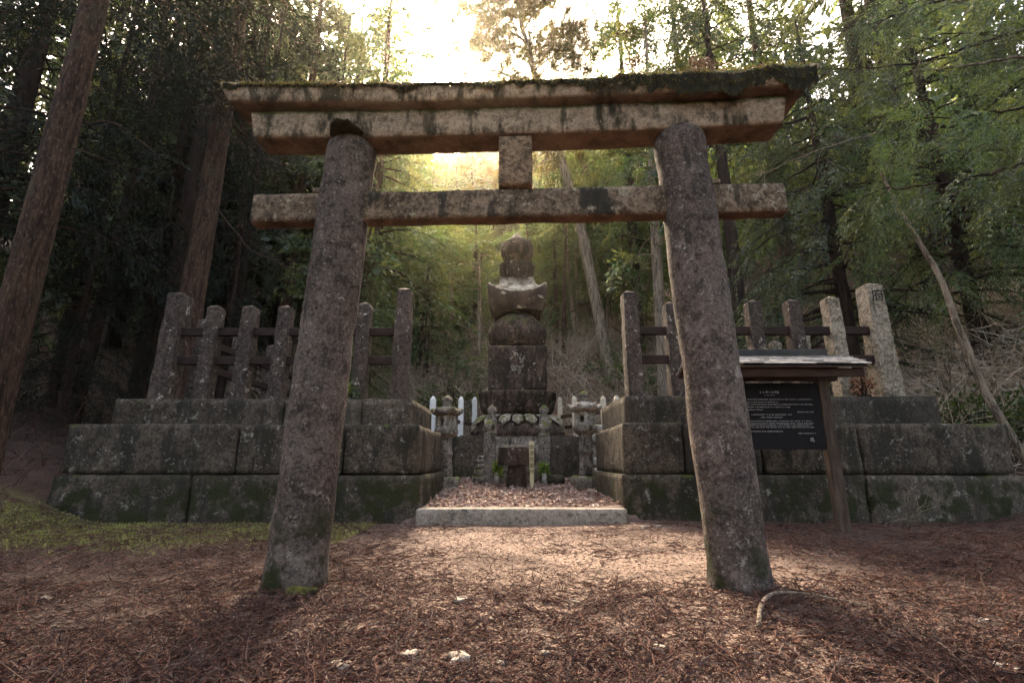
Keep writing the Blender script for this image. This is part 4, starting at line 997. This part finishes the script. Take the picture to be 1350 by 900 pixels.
# leaning pale sapling on the right
p = [at(1372, 640, 7.4), at(1345, 595, 7.4), at(1300, 520, 7.4), at(1266, 440, 7.45), at(1240, 365, 7.5), at(1185, 275, 7.6), at(1160, 225, 7.7)]
sp = thing('leaning_sapling', p[0], 'thin pale sapling leaning over the outer end of the platform', 'tree')
parts = [trunk_np(p, [.06, .058, .055, .05, .043, .032, .014], 14, 4, .12, .08, .2)]
r2 = np.random.default_rng(3)
for k in range(7):
    i = r2.uniform(2.5, 5.8); a_ = int(i); b0 = p[a_] * (1 - i + a_) + p[a_ + 1] * (i - a_); e = b0 + np.array([r2.uniform(-.3, 1.0), r2.uniform(-.4, .4), r2.uniform(.0, .5)])
    V, Q, _ = tube_np(np.array([b0, (b0 + e) / 2 + r2.normal(0, .08, 3), e]), [.018, .012, .005], 5); parts.append((V, Q))
V, Q = join_np(parts); np_part('trunk', V, Q, M['barkpale'], sp, True)
V, Q = scatter(FR_NEAR, np.array([p[5] + (p[6] - p[5]) * r2.random() * 1.6 + r2.normal(0, .16, 3) for _ in range(46)]), r2.normal(0, 1, (46, 3)) + np.array([.4, -.4, -.5]), r2.uniform(.4, .8, 46), r2)
np_part('crown', V, Q, M['cedarlight'], sp)

# long bare and needled branches reaching in from trees out of the frame
r2 = np.random.default_rng(15)
def branch(label, pts, r0, leafy, mat=M['barkdark'], twigs=14, leaf=M['cedar'], tw=.5, name='overhanging_branch'):
    P = np.array([at(*a_) for a_ in pts]); t_ = thing(name, P[0], label, 'branch')
    L = np.linspace(0, len(P) - 1, 24); C = np.stack([np.interp(L, np.arange(len(P)), P[:, i]) for i in range(3)], 1)
    for _ in range(2): C[1:-1] = .5 * C[1:-1] + .25 * (C[:-2] + C[2:])
    C[1:-1] += r2.normal(0, .012, C[1:-1].shape); ps = [tube_np(C, np.linspace(r0, r0 * .25, 24), 6)[:2]]; Pos, Dir = [], []
    ax = C[-1] - C[0]; ax /= np.linalg.norm(ax)
    for k in range(twigs):
        i = r2.integers(4, 24); d = ax * .8 + r2.normal(0, .5, 3); d[2] -= .15 if leafy else -.1; d /= np.linalg.norm(d); l_ = tw * r2.uniform(.4, 1.1)
        e1 = C[i] + d * l_ * .5; e2 = e1 + (d + r2.normal(0, .3, 3)) * l_ * .5
        ps.append(tube_np(np.array([C[i], e1, e2]), [r0 * .3, r0 * .2, .003], 4)[:2])
        for s_ in range(2 if not leafy else 0):
            e3 = e1 + (d + r2.normal(0, .6, 3)) * l_ * .4; ps.append(tube_np(np.array([e1, (e1 + e3) / 2, e3]), [r0 * .15, r0 * .12, .002], 4)[:2])
        if leafy:
            for s_ in (C[i], e1, e2): Pos.append(s_); Dir.append(d + np.array([0, 0, -.7]) + r2.normal(0, .4, 3))
    V, Q = join_np(ps); np_part('wood', V, Q, mat, t_, True)
    if leafy: V, Q = scatter(FR_NEAR, np.array(Pos), np.array(Dir), r2.uniform(.5, 1.0, len(Pos)), r2, .3); np_part('needles', V, Q, leaf, t_)
branch('dark needled branch sweeping in above the raised lintel end', [(1420, 20, 6.2), (1330, 45, 6.3), (1200, 86, 6.5), (1125, 92, 6.7)], .035, True, twigs=18)
branch('upper dark branch crossing the small gap of sky', [(1400, -40, 6.6), (1240, 0, 6.7), (1160, 28, 6.9), (1115, 40, 7)], .03, True, twigs=14)
branch('grey branch with pale light along it above the yellow foliage', [(1430, 62, 5.6), (1350, 75, 5.7), (1270, 88, 5.8), (1200, 92, 6)], .028, False, M['barkpale'], 6)
branch('thin dark branch curving level across the feathery conifer', [(1440, 120, 5.8), (1350, 142, 5.9), (1280, 153, 6), (1205, 156, 6.2)], .026, True, twigs=12, leaf=M['cedarlight'])
branch('pair of dark branches sagging above the leaning sapling', [(1440, 200, 5.6), (1350, 216, 5.7), (1250, 242, 5.9), (1160, 250, 6.1)], .03, True, twigs=14)
branch('bare silvery branch forking beside the far torii tie beam end', [(1160, 175, 8.6), (1120, 184, 8.6), (1060, 205, 8.6), (1000, 232, 8.6)], .016, False, M['barkpale'], 16)
branch('bare grey branch drooping behind the brown fence corner trunk', [(262, 245, 9.4), (330, 330, 9.3), (380, 352, 9.2), (430, 368, 9.1)], .02, False, M['barkdark'], 9)
branch('dark bare branches crossing under the near lintel end', [(285, 165, 9.6), (340, 205, 9.4), (400, 235, 9.2), (450, 255, 9)], .018, False, M['barkdark'], 12)
branch('thin bare branch drooping from the thick red barked trunk', [(95, 195, 6.2), (150, 215, 6.4), (200, 228, 6.6), (250, 226, 7)], .012, False, M['barkdark'], 4)

# slim trunks standing on the hillside
r2 = np.random.default_rng(31)
for k in range(30):
    x, y = r2.uniform(-8.5, 9.5), r2.uniform(18, 26); z = Hs(x, y); h = r2.uniform(4.5, 6) if -6 < x < 2.5 else r2.uniform(7, 11); rr_ = r2.uniform(.05, .11)
    t_ = thing('slim_tree', (x, y, z), 'slender dark stem standing among many others on the wooded hillside', 'tree', 'slender stems on the hillside')
    P_ = [(x, y, z - .3), (x + r2.normal(0, .3), y, z + h * .5), (x + r2.normal(0, .6), y + r2.normal(0, .3), z + h)]
    ps = [trunk_np(P_, [rr_, rr_ * .8, rr_ * .2], 8, k, .1, .8, .2)]; Pos, Dir = [], []
    for j in range(14):
        f = r2.uniform(.25, 1); b0 = np.array(P_[1]) * (1 - abs(f - .5) * 2) + np.array(P_[2] if f > .5 else P_[0]) * abs(f - .5) * 2; d = r2.normal(0, 1, 3); d[2] = abs(d[2]) * .4; e = b0 + d / np.linalg.norm(d) * r2.uniform(.5, 1.6)
        ps.append(tube_np(np.array([b0, (b0 + e) / 2 + r2.normal(0, .06, 3), e]), [.022, .015, .006], 4)[:2])
        if f > .5:
            for _ in range(5): Pos.append(b0 + (e - b0) * r2.uniform(.4, 1)); Dir.append(e - b0 + r2.normal(0, .4, 3) + np.array([0, 0, -.3]))
    V, Q = join_np(ps); np_part('trunk', V, Q, M['barkpale'] if k % 4 == 0 else M['bark'], t_, True)
    V, Q = scatter(FR_MID, np.array(Pos), np.array(Dir), r2.uniform(.5, .9, len(Pos)), r2); np_part('crown', V, Q, M['cedarlight'], t_)

for k in range(9):
    x, y = [(-8.3, 13.6), (-10.6, 15.8), (-12.8, 13.4), (-11.9, 17.4), (-9.0, 15.2), (-7.5, 17.6), (-14.2, 15.2), (-11.0, 12.2), (-9.7, 19)][k]; z = Hs(x, y); rr_ = r2.uniform(.10, .17); h = r2.uniform(15, 19)
    t_ = thing('slender_cedar', (x, y, z), 'slender dark cedar stem crowding the shaded wood beyond the dark fence', 'tree', 'slender dark stems in the shaded wood')
    P_ = [(x, y, z - .3), (x + r2.normal(0, .15), y, z + h * .5), (x + r2.normal(0, .3), y, z + h)]; ps = [trunk_np(P_, [rr_, rr_ * .75, rr_ * .2], 12, k + 50, .1, .3, .3)]; Pos, Dir = [], []
    for j in range(26):
        f = r2.uniform(.12, 1); b0 = np.array(P_[0]) + (np.array(P_[2]) - np.array(P_[0])) * f; d = r2.normal(0, 1, 3); d[2] = -abs(d[2]) * .3; e = b0 + d / np.linalg.norm(d) * r2.uniform(.5, 1.8)
        ps.append(tube_np(np.array([b0, (b0 + e) / 2 + r2.normal(0, .07, 3), e]), [.02, .013, .005], 4)[:2])
        if f > .5:
            for _ in range(8): Pos.append(b0 + (e - b0) * r2.uniform(.3, 1)); Dir.append(e - b0 + r2.normal(0, .4, 3) + np.array([0, 0, -.5]))
    V, Q = join_np(ps); np_part('trunk', V, Q, M['bark'] if k % 3 == 0 else M['barkdark'], t_, True)
    V, Q = scatter(FR_FINE, np.array(Pos), np.array(Dir), r2.uniform(.6, 1.0, len(Pos)), r2); np_part('crown', V, Q, M['cedardark'], t_)

# wood behind the hill crest plus unseen shade trees behind the camera: one mass
r2 = np.random.default_rng(99); Vs, Tq = [], []
spots = []
for _ in range(2000):
    x, y = r2.uniform(-46, 46), r2.uniform(28, 66)
    if abs(x) > y * 1.25: continue
    if all((x - a_) ** 2 + (y - c_) ** 2 > 4.5 for a_, c_ in spots): spots.append((x, y))
    if len(spots) >= 190: break
for x, y in [(-15, 9), (-17, 13), (-14.5, 17), (-13, 20), (-18, 18), (-20, 11), (-16, 22), (-11.5, 19.5), (-8, 21), (15, 10), (16.5, 14), (14.5, 17), (18, 19), (15, 22), (20, 12), (-17, 6),
             (-4.6, -3.5), (4.2, -4.2), (-8.5, -2), (8.2, -2.5), (-11, -7), (11, -7)]: spots.append((x, y))  # spots behind the camera: unseen trees added to cut frontal sky light
FARV = [crown_np(200 + k, 1.5, 12, 2.6, 60, 7, FR_FAR, 1.0, .5, gap=.15)[:2] for k in range(4)]
cv, tv = [], []
for k, (x, y) in enumerate(spots):
    V, Q = FARV[k % 4]; s_ = r2.uniform(.8, 1.15)
    az_ = math.degrees(math.atan2(x, y))
    if y < 25: s_ *= 1.5
    if abs(az_ + 1) < 15 and y > 0: s_ *= .8 + max(0, y - 28) * .024                         # the open sky above the middle of the crest
    elif 14 <= az_ < 20 and y > 25: s_ *= .95 + max(0, y - 28) * .015
    elif abs(az_) > 18 and y > 25: s_ *= 1.35
    a_ = r2.uniform(0, 6.28); c_, n_ = math.cos(a_), math.sin(a_); z = Hs(x, y)
    W_ = np.c_[(V[:, 0] * c_ - V[:, 1] * n_) * s_, (V[:, 0] * n_ + V[:, 1] * c_) * s_, V[:, 2] * s_] + np.array([x, y, z]); cv.append((W_, Q))
    t0, t1, _ = tube_np(np.array([(x, y, z - .3), (x + .1, y, z + 6 * s_), (x, y, z + 12 * s_)]), [.2 * s_, .14 * s_, .03], 8); tv.append((t0, t1))
V, Q = join_np(cv); fo = np_part('forest_with_shade_trees', V, Q, M['farleaf']); tag(fo, 'mass of conifer foliage filling the wood behind everything, with unseen shade trees added', 'forest', kind='stuff')
V, Q = join_np(tv); fo = np_part('trunks_with_shade_trees', V, Q, M['barkdark'], None, True); tag(fo, 'many slim far trunks of the wood behind everything, with unseen shade trees added', 'forest', kind='stuff')

# ------------------------------------------------------------------ brush and undergrowth
r2 = np.random.default_rng(42)
def region(n, fx, fy):
    x, y = r2.uniform(*fx, n), r2.uniform(*fy, n); return x, y
x, y = region(72000, (-9, 10), (14.1, 22))
keep = vn(np.c_[x, y, x * 0], .9, 4) > -.25 + r2.normal(0, .2, len(x)); x, y = x[keep], y[keep]
P = np.c_[x, y, H(x, y) - .02]; n = len(P)
hv, hq = hair(r2, P, r2.normal(0, .8, (n, 3)) + np.array([0, -.35, .8]), r2.uniform(.2, 1.2, n) * (1 + .7 * sst(.5, 2.5, x)), r2.uniform(.005, .014, n), 5, 1.0, 1.8)
tag(np_part('dry_brush', hv, hq, M['brush']), 'tangled brown dry brush covering the slope behind the pagoda', 'undergrowth', kind='stuff')
x, y = region(15000, (6.9, 11.5), (8.2, 13)); n = len(x); P = np.c_[x, y, H(x, y)]
hv, hq = hair(r2, P, r2.normal(0, .8, (n, 3)) + np.array([-.5, -.3, .35]), r2.uniform(.4, 1.8, n), r2.uniform(.006, .014, n), 5, .8, 1.4)
tag(np_part('twig_thicket', hv, hq, M['twig']), 'pale sunlit thicket of dead twigs on the slope by the carved corner post', 'undergrowth', kind='stuff')
x, y = region(5000, (-13, -6.6), (5.5, 14)); n = len(x); P = np.c_[x, y, H(x, y)]
hv, hq = hair(r2, P, r2.normal(0, .9, (n, 3)) + np.array([.2, -.2, .4]), r2.uniform(.15, .7, n), r2.uniform(.003, .008, n), 4, .9, 1.2)
tag(np_part('forest_litter', hv, hq, M['litter']), 'dead twigs littering the dark forest floor around red barked trunk', 'undergrowth', kind='stuff')
# low green ferny cover
x, y = region(2600, (-9, 12), (15.2, 27)); n = len(x); keep = vn(np.c_[x, y, x * 0], .5, 8) > .12 - sst(17, 21, y) * .4; x, y = x[keep], y[keep]; n = len(x)
V, Q = scatter(FR_MID, np.c_[x, y, H(x, y) + r2.uniform(.1, .9, n)], r2.normal(0, 1, (n, 3)) + np.array([0, -.4, .1]), r2.uniform(.4, 1.0, n), r2)
tag(np_part('green_undergrowth', V, Q, M['cedarlight']), 'low evergreen undergrowth scattered over the slope', 'undergrowth', kind='stuff')

def bare_shrub(label, x, y, h, n, seed, mat=M['barkpale'], r0=.022):
    r3 = np.random.default_rng(seed); z = Hs(x, y); t_ = thing('bare_shrub', (x, y, z), label, 'shrub', 'leafless shrubs'); ps = []
    def grow(p, d, L, r, dep):
        pts = [p]
        for _ in range(5): d = d + r3.normal(0, .18, 3); d /= np.linalg.norm(d); pts.append(pts[-1] + d * L / 5)
        ps.append(tube_np(np.array(pts), np.linspace(r, r * .5, 6), 5)[:2])
        if dep:
            for _ in range(4): i = r3.integers(2, 6); dd_ = d + r3.normal(0, .65, 3); dd_ /= np.linalg.norm(dd_); grow(pts[i], dd_, L * .6, r * .5, dep - 1)
    for _ in range(n): d = r3.normal(0, .5, 3); d[2] = 1; grow(np.array([x, y, z - .05]) + r3.normal(0, .06, 3) * [1, 1, 0], d / np.linalg.norm(d), h * r3.uniform(.5, .7), r0, 2)
    V, Q = join_np(ps); np_part('stems', V, Q, mat, t_, True); return t_
bare_shrub('pale leafless shrub forking on the slope right beside the pagoda cube', 2.35, 15.2, 2.6, 5, 1)
bare_shrub('leafless shrub between the cream posts and tall gate post', 3.4, 15.0, 2.0, 5, 2, M['bark'])
bare_shrub('leafless shrub behind the two rail sections of gate fence', 4.2, 14.6, 2.2, 4, 3)
bare_shrub('small leafless shrub on the slope left of the pagoda globe', -1.9, 16.6, 2.0, 4, 4, M['bark'])
bare_shrub('twiggy dead shrub in the pale thicket near leaning sapling', 8.1, 8.9, 2.2, 6, 5)
bare_shrub('grey leafless shrub in the dark beside the platform end', -7.6, 8.6, 1.4, 3, 6, M['bark'], .014)
bare_shrub('dead twigs standing against the dark end of the notice board platform', 4.9, 6.45, .7, 3, 8, M['barkpale'], .008)

def leaf_bush(label, x, y, h, rad, n, seed, mat, z=None, cat='shrub', leaf=.09):
    r3 = np.random.default_rng(seed); z = Hs(x, y) if z is None else z; t_ = thing('leafy_bush', (x, y, z), label, cat)
    d = r3.normal(0, 1, (n, 3)); d /= np.linalg.norm(d, axis=1)[:, None]; rr_ = r3.random(n) ** .45
    P = np.array([x, y, z + h * .55]) + d * rr_[:, None] * np.array([rad, rad, h * .5]) * (1 + .35 * vn(d * 2.5, 1, seed))[:, None]
    V, Q = blades(P, d + r3.normal(0, .6, (n, 3)), leaf * r3.uniform(.6, 1.2, n), leaf * .27, r3); np_part('leaves', V, Q, mat, t_)
    ps = [tube_np(np.array([(x, y, z - .05), (x + dx * .4, y + dy * .4, z + h * .4), (x + dx, y + dy, z + h * .85)]), [.02, .013, .005], 5)[:2] for dx, dy in r3.normal(0, rad * .45, (9, 2))]
    V, Q = join_np(ps); np_part('stems', V, Q, M['barkdark'], t_, True)
leaf_bush('glossy broadleaf bush on the slope beyond the platform end', 7.9, 8.3, 1.1, .8, 1500, 2, M['broad'])
leaf_bush('dark broadleaf bush low beside leaning sapling foot', 8.6, 7.6, .9, .7, 1200, 3, M['broad'])
leaf_bush('small yellow green tuft on platform under the notice board roof', 4.62, 7.3, .34, .13, 260, 4, M['vaseleaf'], z=1.735, leaf=.06)
leaf_bush('green fern tuft at the foot of the dark fence post near torii pillar', -2.5, 7.25, .22, .2, 220, 5, M['broad'], z=1.69, leaf=.08)
leaf_bush('small bright bush on the slope above the tall dark gate post', -2.6, 16.0, .9, .6, 800, 6, M['broad'], leaf=.12)
leaf_bush('orange dried fern on the platform beside the carved post foot', 5.25, 7.2, .3, .16, 240, 7, M['needleclump'], z=1.735, leaf=.07)

# ------------------------------------------------------------------ ground litter
r2 = np.random.default_rng(8)
n = 85000; D_ = 1.7 + 6.2 * r2.random(n) ** 1.5; x = r2.uniform(-1.25, 1.25, n) * (D_ + .3); y = D_
den = vn(np.c_[x, y, x * 0], .9, 2) * .8 + vn(np.c_[x, y, x * 0], 3.1, 6) * .8
path = np.exp(-((x - .25) / 1.7) ** 2)
keep = (den + .32 - path * .38 * sst(2.9, 3.8, y) - path * .3 > r2.uniform(-.5, .5, n)) & (y < 6.6)
x, y = x[keep], y[keep]; n = len(x)
P = np.c_[x, y, H(x, y) + r2.uniform(0, .03, n)]
flow = vn(np.c_[x, y, x * 0], 1.1, 12) * 2.6 + r2.normal(0, 1.0, n) + .2
d = np.c_[np.cos(flow), np.sin(flow), r2.uniform(-.05, .16, n)]
hv, hq = hair(r2, P, d, r2.uniform(.04, .19, n), r2.uniform(.0009, .0028, n), 5, .6, 1.9)
gz = H(hv[:, 0], hv[:, 1]) + .002; hv[:, 2] = np.maximum(hv[:, 2], gz)
tag(np_part('needle_litter', hv, hq, M['litter']), 'red brown fallen cedar needles strewn over the ground before and under the torii', 'needle litter', kind='stuff')
# cedar sprigs: a stem with short needles on both sides
def sprig(r3):
    L = r3.uniform(.09, .2); m_ = 7; a_ = np.cumsum(r3.normal(0, .22, m_)); st = np.c_[np.cumsum(np.cos(a_)), np.cumsum(np.sin(a_)), np.abs(r3.normal(0, .25, m_))] * L / m_
    st = np.r_[[[0, 0, 0]], st]; P_, D__ = [], []; ps = [tube_np(st, np.linspace(.0026, .0012, m_ + 1), 4)[:2]]
    for j in range(1, m_ + 1):
        for s_ in (-1, 1):
            for _ in range(3):
                P_.append(st[j] - (st[j] - st[j - 1]) * r3.random()); an = a_[j - 1] + s_ * r3.uniform(.3, .8); D__.append((math.cos(an), math.sin(an), r3.uniform(-.1, .5)))
    bl = blades(np.array(P_), np.array(D__), r3.uniform(.010, .026, len(P_)), .0018, r3); ps.append(bl); V_, Q_ = join_np(ps); return V_, Q_
SPR = [sprig(r2) for _ in range(9)]
n = 15000; D_ = 1.7 + 5.0 * r2.random(n) ** 1.35; x = r2.uniform(-1.25, 1.25, n) * (D_ + .3); y = D_
den = vn(np.c_[x, y, x * 0], 1.3, 22) * .95 + vn(np.c_[x, y, x * 0], 4.1, 6) * .7
keep = (den + .22 - np.exp(-((x - .35) / 1.5) ** 2) * (.22 + .5 * sst(2.9, 3.8, y)) > r2.uniform(-.5, .5, n)) & (y < 6.6); x, y = x[keep], y[keep]; n = len(x)
th = r2.uniform(0, 6.28, n)
V, Q = scatter(SPR, np.c_[x, y, H(x, y) + r2.uniform(.004, .03, n)], np.c_[np.cos(th), np.sin(th), r2.normal(0, .12, n)], r2.uniform(.7, 1.4, n), r2, .25)
tag(np_part('cedar_sprigs', V, Q, M['sprig']), 'dead cedar sprigs matted over the ground around the torii', 'needle litter', kind='stuff')
n = 110000; D_ = 1.7 + 5.0 * r2.random(n) ** 1.3; x = r2.uniform(-1.25, 1.25, n) * (D_ + .3); y = D_; keep = y < 6.6; x, y = x[keep], y[keep]; n = len(x)
bv, bq = blades(np.c_[x, y, H(x, y) + r2.uniform(.001, .010, n)], np.c_[r2.normal(0, 1, (n, 2)), r2.normal(0, .15, n)], r2.uniform(.008, .045, n), r2.uniform(.001, .0045, n), r2)
tag(np_part('litter_crumbs', bv, bq, M['crumb']), 'crumbs of bark and broken needles over the bare earth', 'needle litter', kind='stuff')
n = 11000; x = r2.uniform(-1.3, 1.6, n); y = r2.uniform(6.9, 11, n); P = np.c_[x, y, H(x, y) + r2.uniform(.004, .03, n)]
bv, bq = blades(P, np.c_[r2.normal(0, 1, (n, 2)), r2.normal(0, .2, n)], r2.uniform(.02, .12, n), r2.uniform(.003, .018, n), r2)
tag(np_part('leaf_litter', bv, bq, M['leaflitter']), 'pinkish fallen leaves carpeting the passage behind the stone step', 'leaf litter', kind='stuff')
n = 26000; x = r2.uniform(-6.2, -1.75, n); y = r2.uniform(4.3, 6.7, n)
keep = vn(np.c_[x, y, x * 0], 1.2, 3) * .55 + vn(np.c_[x, y, x * 0], 4, 5) * .3 + sst(4.4, 5.9, y) * .9 - .75 > r2.uniform(-.7, .3, n); x, y = x[keep], y[keep]; n = len(x)
P = np.c_[x, y, H(x, y)]; bv, bq = blades(P, np.c_[r2.normal(0, .6, (n, 2)), r2.uniform(.4, 1, n)], r2.uniform(.02, .06, n), .0055, r2)
tag(np_part('grass', bv, bq, M['grass']), 'short yellow green grass in front of the broad mossy platform', 'grass', kind='stuff')

# stones
def rock(px, py, wpx, label, seed, flat=.45, mat=None):
    d = ray(px, py); s_ = CH / -d[2]; x, y = d[0] * s_, d[1] * s_; wd = wpx / FPX * s_
    mb = MB(); mb.rough((x, y, Hs(x, y) + wd * flat * .12), (wd, wd * .8, wd * flat), wd / 9, wd * flat * .42, wd * .12, seed=seed, rz=seed, ns=2.2 / wd)
    return tag(mb.build('loose_stone', mat or M['rock']), label, 'stone', 'pale stones in the dirt')
rock(476, 580 + 212, 26, 'pale stone in the dirt just right of the mossy pillar foot', 1) if False else None
rock(609, 795, 24, 'largest pale stone in the middle of the path', 2)
rock(637, 819, 22, 'flat white stone just in front of the largest path stone', 3, .3)
rock(868, 862, 28, 'pale stone alone in the needles toward the far pillar', 4)
rock(605, 876, 34, 'broad pale stone at the bottom of the path', 5)
rock(447, 884, 30, 'pale stone at the lower edge in the dark needles', 6)
rock(1328, 884, 36, 'pale flat stone in the dark corner of the litter', 7, .3)
rock(1235, 845, 20, 'long thin pale stone among dark litter', 8, .3)
rock(540, 872, 26, 'greyish stone beside the broad pale bottom stone', 9)
rock(1298, 820, 12, 'small round white pebble in the dark litter', 10)
rock(1250, 806, 10, 'small white pebble near the fallen curved branch tip', 11)
rock(1202, 695, 10, 'pebble', 12) if False else None
for k, (px, py, wp) in enumerate(((690, 838, 12), (830, 868, 10), (760, 800, 9), (560, 830, 10), (720, 866, 13), (660, 880, 14), (590, 850, 11), (505, 818, 9), (850, 700, 12), (868, 698, 9), (60, 790, 14), (100, 860, 13), (70, 830, 10))):
    rock(px, py, wp, 'small pale pebble half buried in the dirt and needles', 20 + k)
def on_ground(px, py, lift=0.0):
    d = ray(px, py); s_ = CH / -d[2]; x, y = d[0] * s_, d[1] * s_; return np.array([x, y, Hs(x, y) + lift])
def stick(label, pts, r0, name='fallen_branch', mat=M['barkpale'], r1=.4):
    P = np.array([on_ground(a_, b__, l_) for a_, b__, l_ in pts]); L = np.linspace(0, len(P) - 1, 20); C = np.stack([np.interp(L, np.arange(len(P)), P[:, i]) for i in range(3)], 1)
    for _ in range(3): C[1:-1] = .5 * C[1:-1] + .25 * (C[:-2] + C[2:])
    mb = MB(); mb.tube(C, np.linspace(r0, r0 * r1, 20), 7); tag(mb.build(name, mat), label, 'branch')
stick('curved grey fallen branch lying at the far pillar foot', [(1001, 834, .02), (1004, 814, .06), (1020, 803, .08), (1060, 802, .06), (1100, 806, .045), (1148, 811, .03)], .013)
stick('bent reddish stick at the edge of the dark litter', [(1312, 755, .04), (1294, 768, .05), (1300, 784, .03), (1322, 792, .01), (1352, 800, .005)], .009, mat=M['bark'])
stick('thin straight stick lying in front of the grass', [(60, 745, .0), (110, 725, .02), (150, 715, .02)], .006)
stick('short thick stick lying by the platform corner near the step', [(455, 690, .01), (470, 697, .03), (488, 704, .01)], .014, mat=M['bark'])
stick('pale twig stuck upright in litter before the dark platform', [(960, 705, .0), (985, 690, .12), (1010, 665, .3)], .006)
print('objects', len(bpy.data.objects), 'faces', sum(len(m_.polygons) for m_ in bpy.data.meshes))
